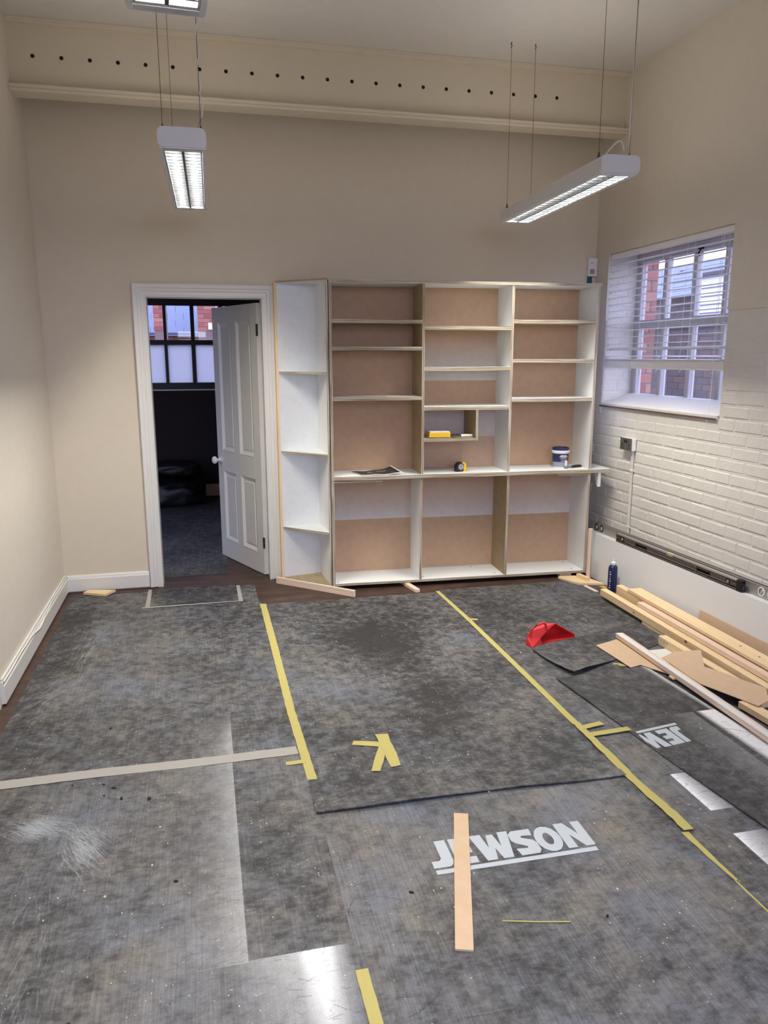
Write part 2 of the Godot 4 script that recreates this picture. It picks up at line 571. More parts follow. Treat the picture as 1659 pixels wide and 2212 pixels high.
	for q in int(dx * dz * 60):        # splashes of filler and paint
		var p := Vector2i(rr.randi_range(1, w - 3), rr.randi_range(1, h - 3))
		var tone := rr.randf_range(0.55, 0.85)
		for s in rr.randi_range(1, 5):
			img.set_pixelv(p, Color(tone, tone * 0.98, tone * 0.94))
			p.x = clampi(p.x + rr.randi_range(-1, 1), 1, w - 3)
			p.y = clampi(p.y + rr.randi_range(-1, 1), 1, h - 3)
	return img

# scrubbed chalky smears on a mat, each a bundle of fine strokes
func smear(img: Image, x0: float, z0: float, res: float, cx: float, cz: float, lx: float, lz: float, ang: float, n: int, sd: int) -> void:
	var rr := RandomNumberGenerator.new()
	rr.seed = sd
	for q in n:
		var p := Vector2((cx - x0 + rr.randfn(0, lx)) / res, (cz - z0 + rr.randfn(0, lz)) / res)
		var a := ang + rr.randf_range(-0.25, 0.25)
		var al := rr.randf_range(0.08, 0.4)
		for s in rr.randi_range(15, 60):
			p += Vector2(cos(a), sin(a))
			a += rr.randf_range(-0.03, 0.03)
			var ii := Vector2i(p)
			if ii.x < 0 or ii.y < 0 or ii.x >= img.get_width() or ii.y >= img.get_height():
				break
			img.set_pixelv(ii, img.get_pixelv(ii).lerp(Color(0.66, 0.68, 0.7), al))

func mat_material(img: Image) -> StandardMaterial3D:
	var m := mat(Color.WHITE, 0.62)
	m.albedo_texture = ImageTexture.create_from_image(img)
	m.texture_repeat = false
	return m

# ---------------------------------------------------------------- the room
const W := 3.917      # room width, the right wall's face
const CEIL := 3.49
const DEEP := 6.3     # the wall behind the camera

func _ready() -> void:
	rng.seed = 20
	# camera, sky, exposure
	var cam := Camera3D.new()
	cam.name = "camera"
	cam.position = Vector3(0.9797, 1.6074, 5.4324)
	cam.rotation = Vector3(-0.2022, -0.2334, -0.0017)
	cam.fov = rad_to_deg(2.0 * atan(1106.0 / 1640.5856))
	cam.near = 0.05
	cam.far = 120.0
	add_child(cam)
	var env := Environment.new()
	env.background_mode = Environment.BG_SKY
	var sky := Sky.new()
	var sm := ProceduralSkyMaterial.new()
	sm.sky_top_color = Color(0.70, 0.74, 0.92)
	sm.sky_horizon_color = Color(0.87, 0.875, 1.0)
	sm.ground_horizon_color = Color(0.55, 0.55, 0.62)
	sm.ground_bottom_color = Color(0.3, 0.3, 0.33)
	sm.sky_energy_multiplier = 1.0
	sky.sky_material = sm
	env.sky = sky
	env.background_energy_multiplier = 6.6
	env.tonemap_mode = Environment.TONE_MAPPER_LINEAR
	env.tonemap_exposure = 0.93
	env.sdfgi_enabled = true
	env.ssao_enabled = true
	env.ssil_enabled = true
	var we := WorldEnvironment.new()
	we.name = "environment"
	we.environment = env
	add_child(we)

	make_materials()
	shell()
	brickwork()
	window_right()
	door_and_beyond()
	outside()
	floor_mats()
	lamps()
	bookcase()
	corner_unit()
	shelf_items()
	wall_items()
	timber()
	floor_items()

func slope_y(z: float) -> float:      # top of the boxing, which climbs slightly towards the camera
	return 0.31 + 0.0174 * (z - 0.33)

func shell() -> void:
	var b := MB.new()
	b.span(Vector3(-0.3, -0.12, -3.9), Vector3(W + 0.35, 0.0, DEEP + 0.2))
	struct("floor", b, M.floor, "dark brown worn boarded floor showing round the edges of the mats")
	b = MB.new()
	b.span(Vector3(-0.3, CEIL, -0.12), Vector3(W + 0.35, CEIL + 0.15, DEEP + 0.2))
	struct("ceiling", b, M.ceiling, "plain off-white painted ceiling")
	b = MB.new()
	b.span(Vector3(-0.3, 0, 0), Vector3(0, CEIL, DEEP + 0.2))
	struct("wall_left", b, M.paint_side, "smooth off-white left wall")
	# the wall behind the viewer, with an added window opening for daylight fill
	b = MB.new()
	b.span(Vector3(-0.3, 0, DEEP), Vector3(0.45, CEIL, DEEP + 0.2))
	b.span(Vector3(3.45, 0, DEEP), Vector3(W + 0.35, CEIL, DEEP + 0.2))
	b.span(Vector3(0.45, 0, DEEP), Vector3(3.45, 0.9, DEEP + 0.2))
	b.span(Vector3(0.45, 3.2, DEEP), Vector3(3.45, CEIL, DEEP + 0.2))
	struct("wall_front", b, M.paint_side, "off-white wall behind the viewer")
	var fw := setting("added_window_3", "unseen wide white-framed window added behind the viewer to brighten the room")
	for x: float in [0.45, 1.43, 2.41, 3.39]:
		b = MB.new()
		b.span(Vector3(x, 0.9, DEEP + 0.08), Vector3(x + 0.06, 3.2, DEEP + 0.13), 0.004)
		obj("glazing_bar", b, M.frame_white, fw)
	for y: float in [0.9, 2.0, 3.14]:
		b = MB.new()
		b.span(Vector3(0.45, y, DEEP + 0.075), Vector3(3.45, y + 0.06, DEEP + 0.135), 0.004)
		obj("rail", b, M.frame_white, fw)
	# back wall with the doorway cut out
	b = MB.new()
	b.span(Vector3(-0.3, 0, -0.12), Vector3(0.62, CEIL, 0))
	b.span(Vector3(1.44, 0, -0.12), Vector3(W + 0.35, CEIL, 0))
	b.span(Vector3(0.62, 2.03, -0.12), Vector3(1.44, CEIL, 0))
	struct("wall_back", b, M.paint_back, "cream painted back wall with the doorway")
	# skirting
	var prof := pv([0, 0.012, 0.02, 0.012, 0.02, 0.098, 0.016, 0.104, 0.013, 0.116, 0.006, 0.122, 0, 0.122])
	b = MB.new()
	b.prism(prof, Transform3D(Basis(Vector3(1, 0, 0), Vector3(0, 1, 0), Vector3(0, 0, 1)), Vector3.ZERO), 0.0, 1.80)
	var bl := struct("baseboard_left", b, M.gloss, "white skirting board along the left wall, ending short of the viewer")
	b = MB.new()
	b.prism(prof, Transform3D(Basis(Vector3(0, 0, 1), Vector3(0, 1, 0), Vector3(1, 0, 0)), Vector3.ZERO), 0.02, 0.562)
	struct("baseboard_back", b, M.gloss, "short white skirting board between corner and door frame")
	# perforated steel beam under the ceiling
	var beam := setting("trim_2", "cream painted steel beam with a row of holes across the top of the back wall")
	b = MB.new()
	b.span(Vector3(0, 3.112, 0.22), Vector3(W, 3.131, 0.368), 0.002)
	b.span(Vector3(0, 3.095, 0.222), Vector3(W, 3.112, 0.362), 0.002)
	obj("bottom_flange", b, M.paint_back, beam)
	b = MB.new()
	b.span(Vector3(0, 3.131, 0.285), Vector3(W, 3.47, 0.30))
	obj("web", b, M.paint_back, beam)
	b = MB.new()
	b.span(Vector3(0, 3.462, 0.22), Vector3(W, 3.49, 0.335), 0.002)
	obj("top_flange", b, M.paint_back, beam)
	b = MB.new()
	b.lathe([Vector2(0, 0.0012), Vector2(0.0105, 0.0012), Vector2(0.0115, 0.0)], Transform3D(Basis(Vector3(1, 0, 0), Vector3(0, 0, 1), Vector3(0, -1, 0)), Vector3.ZERO), 14)
	var hm := mesh_of([[b, M.black]])
	for k in 22:
		var o := inst("bolt_hole", hm, beam)
		o.position = Vector3(0.130 + 0.1556 * k, 3.300 + 0.0002 * k, 0.3002)
	# boxing along the foot of the right wall: a white board leaning slightly, its top a ledge
	b = MB.new()
	var cs := []
	for z: float in [0.30, 3.6]:
		var y := slope_y(z)
		cs.append([Vector3(3.732, 0.0, z), Vector3(3.79, y, z), Vector3(W, y, z), Vector3(W, 0.0, z)])
	b.quad(cs[0][0], cs[0][1], cs[1][1], cs[1][0], Vector3(-0.98, 0.18, 0).normalized())
	b.quad(cs[0][1], cs[0][2], cs[1][2], cs[1][1], Vector3.UP)
	b.quad(cs[0][0], cs[0][1], cs[0][2], cs[0][3], Vector3(0, 0, -1))
	b.quad(cs[1][0], cs[1][1], cs[1][2], cs[1][3], Vector3(0, 0, 1))
	struct("trim_1", b, M.panel_white, "white boxed-in panel along the foot of the right wall")

# ---------------------------------------------------------------- painted brickwork of the right wall
const WZ0 := 0.19
const WZ1 := 1.55
const WY0 := 1.24
const WY1 := 2.33

func brickwork() -> void:
	var b := MB.new()
	b.span(Vector3(W, 0, -0.12), Vector3(W + 0.30, CEIL, WZ0))
	b.span(Vector3(W, 0, WZ1), Vector3(W + 0.30, CEIL, DEEP + 0.2))
	b.span(Vector3(W, 0, WZ0), Vector3(W + 0.30, WY0, WZ1))
	b.span(Vector3(W, WY1, WZ0), Vector3(W + 0.30, CEIL, WZ1))
	var wall := struct("wall_right", b, M.paint_brick, "right wall of painted brick below and plaster above, with the window")
	# plaster skim on the upper wall, a hair proud of the bricks
	b = MB.new()
	var e := W - 0.0065
	b.span(Vector3(e, 1.86, WZ1), Vector3(W, CEIL, DEEP))
	b.span(Vector3(e, WY1, WZ0), Vector3(W, CEIL, WZ1))
	b.span(Vector3(e, 1.86, 0), Vector3(W, CEIL, WZ0))
	b.span(Vector3(e, 0.3, 2.62), Vector3(W, 1.86, DEEP))
	obj("plaster", b, M.paint_side, wall)
	# bricks: a few rounded, uneven variants shared by all
	var kinds := []
	for k in 5:
		kinds.append([brick_mesh(0.2235, k), brick_mesh(0.1065, k + 7)])
	var course := 0.0765
	for r in 20:
		var y := 0.335 + course * (r + 0.5)
		if y + 0.033 > 1.865:
			break
		var soft := clampf((y - 1.35) / 0.45, 0.0, 1.0)
		var z := 0.01 - (0.1125 if r % 2 else 0.0)
		while z < 2.61:
			var ln := 0.213
			var z1 := z + ln
			var lo := maxf(z, 0.012)
			var hi := minf(z1, 2.61)
			var inwin := y + 0.034 > WY0 and y - 0.034 < WY1
			if inwin:
				if lo < WZ0 and hi > WZ0:
					hi = WZ0 - 0.002
				elif lo < WZ1 and hi > WZ1:
					lo = WZ1 + 0.002
				elif lo >= WZ0 and hi <= WZ1:
					z += 0.225
					continue
				if y - 0.034 < WY0 and y < WY0:
					pass
			if hi - lo > 0.03 and not (inwin and lo >= WZ0 - 0.001 and hi <= WZ1 + 0.001):
				var k := rng.randi_range(0, 4)
				var small := hi - lo < 0.15
				var o := inst("brick", kinds[k][1 if small else 0], wall)
				o.position = Vector3(W + rng.randf_range(-0.001, 0.0012) + 0.003 * soft, y + rng.randf_range(-0.0012, 0.0012), (lo + hi) * 0.5)
				o.scale = Vector3(1, 1, (hi - lo) / (0.098 if small else 0.213))
			z += 0.225
	# the deep left reveal of the window, painted brick too
	for r in 15:
		var y := WY0 + 0.028 + course * (r + 0.5)
		if y > WY1 - 0.03:
			break
		var cut := 0.105 if r % 2 else 0.15
		for w: Array in [[W + 0.003, W + cut], [W + cut + 0.01, W + 0.225]]:
			var o := inst("brick", kinds[rng.randi_range(0, 4)][1], wall)
			o.rotation.y = PI / 2
			o.position = Vector3((w[0] + w[1]) * 0.5, y, WZ0 - 0.001)
			o.scale = Vector3(1, 1, (w[1] - w[0]) / 0.100)

func brick_mesh(ln: float, sd: int) -> ArrayMesh:
	var r := RandomNumberGenerator.new()
	r.seed = sd
	var b := MB.new()
	var h := 0.0372
	var d := 0.0034
	var bev := 0.010
	var q := []
	for k: Array in [[-1, -1], [1, -1], [1, 1], [-1, 1]]:
		q.append([Vector3(0.004, k[0] * h + r.randf_range(-0.0015, 0.0015), k[1] * ln / 2), Vector3(-d + r.randf_range(-0.0012, 0.0012), k[0] * (h - bev) + r.randf_range(-0.0012, 0.0012), k[1] * (ln / 2 - bev))])
	b.quad(q[0][1], q[1][1], q[2][1], q[3][1], Vector3(-1, 0, 0))
	for i in 4:
		var j := (i + 1) % 4
		var nn: Vector3 = ((q[i][0] + q[j][0]) * 0.5)
		nn = Vector3(-0.7, nn.y * 22.0 if i % 2 == 1 or true else 0.0, nn.z * 3.0).normalized()
		var ee: Vector3 = (q[j][0] - q[i][0]).cross(q[i][1] - q[i][0]).normalized()
		if ee.dot(nn) < 0:
			ee = -ee
		b.quad(q[i][0], q[j][0], q[j][1], q[i][1], ee)
	return mesh_of([[b, M.paint_brick]])

# ---------------------------------------------------------------- window with blind
func window_right() -> void:
	var w := setting("window_1", "small-paned white timber window in the deep reveal of the right wall")
	var X := 4.15
	var b := MB.new()
	b.span(Vector3(X - 0.01, 1.27, WZ0), Vector3(X + 0.06, 1.33, WZ1), 0.004)
	obj("bottom_rail", b, M.frame_white, w)
	b = MB.new()
	b.span(Vector3(X - 0.02, 1.806, WZ0 + 0.02), Vector3(X + 0.05, 1.862, WZ1 - 0.02), 0.004)
	obj("meeting_rail", b, M.frame_white, w)
	b = MB.new()
	b.span(Vector3(X - 0.01, 2.268, WZ0), Vector3(X + 0.06, WY1, WZ1), 0.004)
	obj("top_rail", b, M.frame_white, w)
	var bars := [[0.19, 0.246], [0.523, 0.564], [0.848, 0.892], [1.165, 1.207], [1.49, 1.55]]
	for k: Array in bars:
		b = MB.new()
		b.span(Vector3(X, 1.328, k[0]), Vector3(X + 0.05, 2.27, k[1]), 0.006)
		obj("stile" if k[0] < 0.2 or k[0] > 1.4 else "glazing_bar", b, M.frame_white, w)
	for k in 4:
		for y: Array in [[1.33, 1.806], [1.862, 2.268]]:
			b = MB.new()
			b.span(Vector3(X + 0.028, y[0], bars[k][1]), Vector3(X + 0.032, y[1], bars[k + 1][0]))
			obj("pane", b, M.glass, w)
	# sloping sill with a dark worn front edge
	b = MB.new()
	b.prism(pv([W - 0.012, WY0, W + 0.24, WY0, W + 0.24, 1.335, W + 0.21, 1.33, W - 0.004, 1.262, W - 0.012, 1.262]), Transform3D(Basis(Vector3(1, 0, 0), Vector3(0, 1, 0), Vector3(0, 0, 1)), Vector3.ZERO), WZ0, WZ1 - 0.01)
	obj("window_sill", b, M.paint_brick, w)
	b = MB.new()
	b.span(Vector3(W - 0.016, WY0 - 0.004, WZ0 - 0.01), Vector3(W - 0.011, WY0 + 0.007, WZ1 - 0.012))
	var se := obj("sill_edge", b, M.sill_edge, w)
	se.set_meta("label", "dark worn front edge of the sill")
	b = MB.new()
	b.span(Vector3(X - 0.03, 2.275, 0.93), Vector3(X - 0.01, 2.295, 0.97), 0.003)
	b.tube([Vector3(X - 0.02, 2.28, 0.95), Vector3(X - 0.03, 2.25, 0.945), Vector3(X - 0.02, 2.235, 0.94)], 0.006)
	obj("window_catch", b, M.black, w)
	# venetian blind
	var v := thing("venetian_blind", "white venetian blind with open slats hanging two thirds down the window", "blind", Vector3(3.945, 0, 0))
	b = MB.new()
	b.span(Vector3(-0.02, 2.292, 0.195), Vector3(0.02, 2.328, 1.545), 0.002)
	obj("headrail", b, M.blind, v)
	b = MB.new()
	for s in 6:
		var x0 := -0.0235 + s * 0.0078
		var y0 := -0.0035 * pow((x0 + 0.0) / 0.0235, 2.0)
		var y1 := -0.0035 * pow((x0 + 0.0078) / 0.0235, 2.0)
		b.quad(Vector3(x0, y0, 0.2), Vector3(x0 + 0.0078, y1, 0.2), Vector3(x0 + 0.0078, y1, 1.54), Vector3(x0, y0, 1.54), Vector3.UP)
		b.quad(Vector3(x0, y0 - 0.0012, 0.2), Vector3(x0 + 0.0078, y1 - 0.0012, 0.2), Vector3(x0 + 0.0078, y1 - 0.0012, 1.54), Vector3(x0, y0 - 0.0012, 1.54), Vector3.DOWN)
	b.quad(Vector3(-0.0235, -0.0035, 0.2), Vector3(-0.0235, -0.0047, 0.2), Vector3(-0.0235, -0.0047, 1.54), Vector3(-0.0235, -0.0035, 1.54), Vector3(-1, 0, 0))
	b.quad(Vector3(0.0233, -0.0035, 0.2), Vector3(0.0233, -0.0047, 0.2), Vector3(0.0233, -0.0047, 1.54), Vector3(0.0233, -0.0035, 1.54), Vector3(1, 0, 0))
	for z: float in [0.2, 1.54]:
		b.quad(Vector3(-0.0235, -0.0035, z), Vector3(0, 0, z), Vector3(0.0233, -0.0035, z), Vector3(0, -0.0012, z), Vector3(0, 0, -1 if z < 1 else 1))
	var slat := mesh_of([[b, M.blind]])
	for k in 13:
		var o := inst("slat", slat, v)
		o.position = Vector3(0, 1.695 + k * 0.0468, 0)
		o.rotation.z = rng.randf_range(-0.03, 0.03)
	var o := inst("slat", slat, v)
	o.position = Vector3(0, 1.66, 0)
	o.rotation.z = 0.42
	o = inst("slat", slat, v)
	o.position = Vector3(0.002, 1.608, 0)
	o.rotation.z = 0.12
	for k in 5:
		o = inst("slat", slat, v)
		o.position = Vector3(rng.randf_range(-0.003, 0.003), 1.5805 + k * 0.0016, rng.randf_range(-0.004, 0.004))
	b = MB.new()
	b.span(Vector3(-0.026, 1.520, 0.195), Vector3(0.026, 1.576, 1.545), 0.008)
	obj("bottom_rail", b, M.blind, v)
	for z: float in [0.245, 0.55, 0.862, 1.12, 1.44, 1.50]:
		b = MB.new()
		for x: float in [-0.026, 0.026]:
			b.tube([Vector3(x, 2.295, z), Vector3(x, 1.9, z + 0.003), Vector3(x, 1.60, z), Vector3(x * 0.7, 1.55, z - 0.006)], 0.0013, 4)
		obj("ladder_cord", b, M.blind, v)
	for z: float in [0.55, 0.862, 1.12, 1.44]:
		b = MB.new()
		b.tube([Vector3(-0.027, 1.56, z - 0.012), Vector3(-0.031, 1.535, z + 0.008), Vector3(-0.028, 1.52, z + 0.02), Vector3(-0.032, 1.505, z + 0.012)], 0.003, 5)
		obj("cord_knot", b, M.blind, v)
	b = MB.new()
	b.tube([Vector3(-0.026, 2.29, 1.46), Vector3(-0.03, 1.8, 1.462), Vector3(-0.034, 1.3, 1.46), Vector3(-0.045, 1.20, 1.455), Vector3(-0.046, 1.15, 1.44), Vector3(-0.045, 1.12, 1.43)], 0.0016, 4)
	obj("pull_cord", b, M.blind, v)

# ---------------------------------------------------------------- door and the dark room beyond
func door_and_beyond() -> void:
	var d := setting("door_1", "white panelled door standing open into a dark room, in a moulded white frame")
	# moulded architrave, three mitred lengths
	var pr := [[0.0, 0.014], [0.012, 0.02], [0.034, 0.02], [0.040, 0.026], [0.054, 0.027], [0.060, 0.034], [0.082, 0.036], [0.088, 0.03], [0.088, 0.0], [0.0, 0.0]]
	var X0 := 0.654
	var X1 := 1.408
	var H := 1.995
	for side in 3:
		var b := MB.new()
		for i in pr.size():
			var p0: Array = pr[i]
			var p1: Array = pr[(i + 1) % pr.size()]
			var a: Vector3
			var c: Vector3
			var e: Vector3
			var f: Vector3
			if side == 2:
				a = Vector3(X0 - p0[0], H + p0[0], p0[1]); c = Vector3(X1 + p0[0], H + p0[0], p0[1])
				e = Vector3(X1 + p1[0], H + p1[0], p1[1]); f = Vector3(X0 - p1[0], H + p1[0], p1[1])
			else:
				var sx := -1.0 if side == 0 else 1.0
				var xb := X0 if side == 0 else X1
				a = Vector3(xb + sx * p0[0], 0.008, p0[1]); c = Vector3(xb + sx * p0[0], H + p0[0], p0[1])
				e = Vector3(xb + sx * p1[0], H + p1[0], p1[1]); f = Vector3(xb + sx * p1[0], 0.008, p1[1])
			var nn := (c - a).cross(f - a).normalized()
			var out := Vector3(0, 0, 1)
			if nn.dot(out) < -0.001:
				nn = -nn
			b.quad(a, c, e, f, nn)
		obj("architrave", b, M.gloss, d)
	for k: Array in [[0.62, X0, 0.0, 2.02], [X1, 1.44, 0.0, 2.02]]:
		var b := MB.new()
		b.span(Vector3(k[0], k[2], -0.135), Vector3(k[1], k[3], 0.016), 0.001)
		obj("jamb", b, M.gloss, d)
	var b := MB.new()
	b.span(Vector3(X0, H, -0.135), Vector3(X1, 2.03, 0.016), 0.001)
	obj("head_lining", b, M.gloss, d)
	# the leaf: local x runs from hinge to free edge, local z faces the viewer
	var lf := MB.new()
	var wd := 0.752
	var ht := 1.975
	var st := [0.0, 0.105, 0.335, 0.432, 0.645, wd]
	var th := 0.02
	lf.span(Vector3(0, 0.006, -th), Vector3(0.105, ht, th), 0.0015)
	lf.span(Vector3(0.645, 0.006, -th), Vector3(wd, ht, th), 0.0015)
	for k: Array in [[0.006, 0.165], [0.715, 0.885], [1.86, ht]]:
		lf.span(Vector3(0.105, k[0], -th), Vector3(0.645, k[1], th), 0.0)
	lf.span(Vector3(0.335, 0.165, -th), Vector3(0.432, 0.715, th), 0.0)
	lf.span(Vector3(0.335, 0.885, -th), Vector3(0.432, 1.86, th), 0.0)
	var leaf := obj("door_leaf", lf, M.gloss, d)
	leaf.position = Vector3(1.398, 0, -0.115)
	var dir := Vector3(1.115 - 1.398, 0, -0.785 + 0.115).normalized()
	leaf.basis = Basis(dir, Vector3.UP, dir.cross(Vector3.UP))
	for px: Array in [[0.105, 0.335], [0.432, 0.645]]:
		for py: Array in [[0.165, 0.715], [0.885, 1.86]]:
			var q := MB.new()
			q.span(Vector3(px[0], py[0], -0.008), Vector3(px[1], py[1], 0.008))
			q.span(Vector3(px[0] + 0.035, py[0] + 0.035, -0.0125), Vector3(px[1] - 0.035, py[1] - 0.035, 0.0125), 0.004)
			obj("raised_panel", q, M.gloss, leaf)
			q = MB.new()
			for sgn: float in [-1.0, 1.0]:
				var zf := sgn * 0.019
				var zi := sgn * 0.008
				var A := [Vector3(px[0] - 0.003, py[0] - 0.003, zf + sgn * 0.004), Vector3(px[1] + 0.003, py[0] - 0.003, zf + sgn * 0.004), Vector3(px[1] + 0.003, py[1] + 0.003, zf + sgn * 0.004), Vector3(px[0] - 0.003, py[1] + 0.003, zf + sgn * 0.004)]
				var Bq := [Vector3(px[0] + 0.02, py[0] + 0.02, zi), Vector3(px[1] - 0.02, py[0] + 0.02, zi), Vector3(px[1] - 0.02, py[1] - 0.02, zi), Vector3(px[0] + 0.02, py[1] - 0.02, zi)]
				for i in 4:
					var j := (i + 1) % 4
					var nn: Vector3 = (A[j] - A[i]).cross(Bq[i] - A[i]).normalized()
					q.quad(A[i], A[j], Bq[j], Bq[i], nn if nn.z * sgn > 0 else -nn)
			obj("panel_moulding", q, M.gloss, leaf)
	var kn := MB.new()
	var KT := Transform3D(Basis(Vector3(1, 0, 0), Vector3(0, 0, -1), Vector3(0, 1, 0)), Vector3(0.695, 0.80, -0.02))
	kn.lathe([Vector2(0.027, 0.0), Vector2(0.027, 0.004), Vector2(0.014, 0.010), Vector2(0.010, 0.026), Vector2(0.016, 0.036), Vector2(0.027, 0.046), Vector2(0.030, 0.056), Vector2(0.027, 0.066), Vector2(0.016, 0.073), Vector2(0.0, 0.075)], KT, 20)
	var ko := obj("knob", kn, M.white_plastic, leaf)
	ko.set_meta("label", "round white door knob")
	for y: float in [0.25, 1.79]:
		var q := MB.new()
		q.span(Vector3(-0.004, y - 0.04, -0.023), Vector3(0.012, y + 0.04, -0.012), 0.001)
		q.tube([Vector3(-0.004, y - 0.042, -0.024), Vector3(-0.004, y + 0.042, -0.024)], 0.005, 8)
		obj("hinge", q, M.dark_plastic, leaf)
	# the room beyond
	var Z := -3.56
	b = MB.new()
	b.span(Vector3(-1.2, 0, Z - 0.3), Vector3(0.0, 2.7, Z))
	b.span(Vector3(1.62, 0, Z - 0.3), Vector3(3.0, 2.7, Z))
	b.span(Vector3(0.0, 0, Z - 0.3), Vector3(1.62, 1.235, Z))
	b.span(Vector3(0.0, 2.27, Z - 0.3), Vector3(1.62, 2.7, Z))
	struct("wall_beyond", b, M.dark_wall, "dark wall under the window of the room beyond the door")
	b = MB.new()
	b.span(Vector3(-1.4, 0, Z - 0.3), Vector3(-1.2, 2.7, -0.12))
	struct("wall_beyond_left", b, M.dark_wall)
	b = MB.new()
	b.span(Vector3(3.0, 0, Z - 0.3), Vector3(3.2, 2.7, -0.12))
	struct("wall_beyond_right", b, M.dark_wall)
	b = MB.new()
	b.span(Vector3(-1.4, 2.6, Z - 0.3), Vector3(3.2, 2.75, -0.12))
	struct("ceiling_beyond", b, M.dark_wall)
	b = MB.new()
	b.span(Vector3(-1.4, -0.12, Z - 0.3), Vector3(-0.3, 0.0, -0.1))
	struct("floor_beyond", b, M.floor)
	b = MB.new()
	b.span(Vector3(0.98, 0.012, Z), Vector3(3.0, 0.15, Z + 0.018), 0.003)
	struct("baseboard_beyond", b, M.mdf, "dim skirting board at the foot of the dark room's far wall")
	var w := setting("window_2", "dark-framed window of the room beyond, its lower panes frosted")
	var hx := [[0.0, 0.05], [0.285, 0.322], [0.604, 0.636], [0.897, 0.94], [1.215, 1.25], [1.56, 1.62]]
	for k: Array in hx:
		b = MB.new()
		b.span(Vector3(k[0], 1.25, Z - 0.09), Vector3(k[1], 2.265, Z - 0.03), 0.004)
		obj("glazing_bar", b, M.frame_black, w)
	for k: Array in [[1.245, 1.318, 0.1], [1.738, 1.79, 0.095], [2.165, 2.27, 0.1]]:
		b = MB.new()
		b.span(Vector3(0, k[0], Z - k[2]), Vector3(1.62, k[1], Z - 0.02), 0.004)
		obj("rail", b, M.frame_black, w)
	b = MB.new()
	b.span(Vector3(-0.02, 1.232, Z - 0.1), Vector3(1.64, 1.246, Z + 0.03), 0.002)
	obj("window_sill", b, M.gloss, w)
	for k in 5:
		b = MB.new()
		b.span(Vector3(hx[k][1], 1.318, Z - 0.062), Vector3(hx[k + 1][0], 1.738, Z - 0.058))
		var p := obj("pane", b, M.frosted, w)
		p.set_meta("label", "frosted lower pane")
		b = MB.new()
		b.span(Vector3(hx[k][1], 1.79, Z - 0.062), Vector3(hx[k + 1][0], 2.165, Z - 0.058))
		obj("pane", b, M.glass, w)
	# a heap of dark bags by the far wall
	b = MB.new()
	lump(b, Vector3(0.60, 0.005, -3.15), Vector3(0.36, 0.30, 0.26), 5)
	var s1 := obj("rubbish_bag", b, M.bag)
	tag(s1, "bulging black rubbish bag on the floor of the dark room beyond the door", "bag", "")
	b = MB.new()
	lump(b, Vector3(0.62, 0.32, -3.2), Vector3(0.30, 0.16, 0.2), 9)
	tag(obj("rubbish_bag", b, M.bag), "smaller flattened black bag lying on top of the bulging bag in the dark room", "bag")

func lump(b: MB, c: Vector3, r: Vector3, sd: int) -> void:
	var nz := noise(1.4, 3, sd)
	var f := func(i: int, j: int) -> Vector3:
		var th := PI * j / 14.0
		var ph := TAU * i / 24.0
		var u := Vector3(sin(th) * cos(ph), cos(th), sin(th) * sin(ph))
		var k := 1.0 + 0.35 * nz.get_noise_3dv(u * 1.3)
		var p := u * k
		var sq := Vector3(signf(p.x) * pow(absf(p.x), 0.7), signf(p.y) * pow(absf(p.y), 0.75), signf(p.z) * pow(absf(p.z), 0.7))
		return c + Vector3(sq.x * r.x, maxf(0.0, (sq.y + 0.85) / 1.85) * r.y, sq.z * r.z)
	var nrm := func(i: int, j: int) -> Vector3:
		var a: Vector3 = f.call(i + 1, j) - f.call(i - 1, j)
		var e: Vector3 = f.call(i, mini(j + 1, 14)) - f.call(i, maxi(j - 1, 0))
		var n := a.cross(e)
		if n.length() < 1e-8:
			return Vector3.UP if j < 7 else Vector3.DOWN
		n = n.normalized()
		var p: Vector3 = f.call(i, j)
		return n if n.dot(p - c - Vector3(0, r.y * 0.4, 0)) > 0 else -n
	for j in 14:
		for i in 24:
			var q := []
			var w := []
			for k: Array in [[i, j], [i + 1, j], [i + 1, j + 1], [i, j + 1]]:
				q.append(f.call(k[0], k[1]))
				w.append(nrm.call(k[0], k[1]))
			b.tri(q[0], q[1], q[2], w[0], w[1], w[2], Vector2.ZERO, Vector2.ZERO, Vector2.ZERO)
			b.tri(q[0], q[2], q[3], w[0], w[2], w[3], Vector2.ZERO, Vector2.ZERO, Vector2.ZERO)

# ---------------------------------------------------------------- what the windows look out on
func brick_face(parent: Node3D, origin: Vector3, ux: Vector3, out: Vector3, ln: float, ht: float, mats: Array, bl: float, bh: float) -> void:
	var meshes := []
	for mm: Material in mats:
		var b := MB.new()
		b.span(Vector3(-bl / 2, -bh / 2, -0.02), Vector3(bl / 2, bh / 2, 0.006), 0.003)
		var h := MB.new()
		h.span(Vector3(-bl / 4 + 0.0025, -bh / 2, -0.02), Vector3(bl / 4 - 0.0025, bh / 2, 0.006), 0.003)
		meshes.append([mesh_of([[b, mm]]), mesh_of([[h, mm]])])
	var B := Basis(ux, Vector3.UP, out)
	var r := 0
	while (r + 1) * (bh + 0.01) <= ht + 0.001:
		var x := 0.0
		while x < ln - 0.03:
			var half := (r % 2 == 1 and x == 0.0) or x + bl > ln + 0.005
			var wd := bl / 2 - 0.005 if half else bl
			var o := inst("brick", meshes[rng.randi_range(0, meshes.size() - 1)][1 if half else 0], parent)
			o.transform = Transform3D(B, origin + ux * (x + wd / 2) + Vector3(0, r * (bh + 0.01) + bh / 2 + 0.005, 0))
			x += wd + 0.01
		r += 1

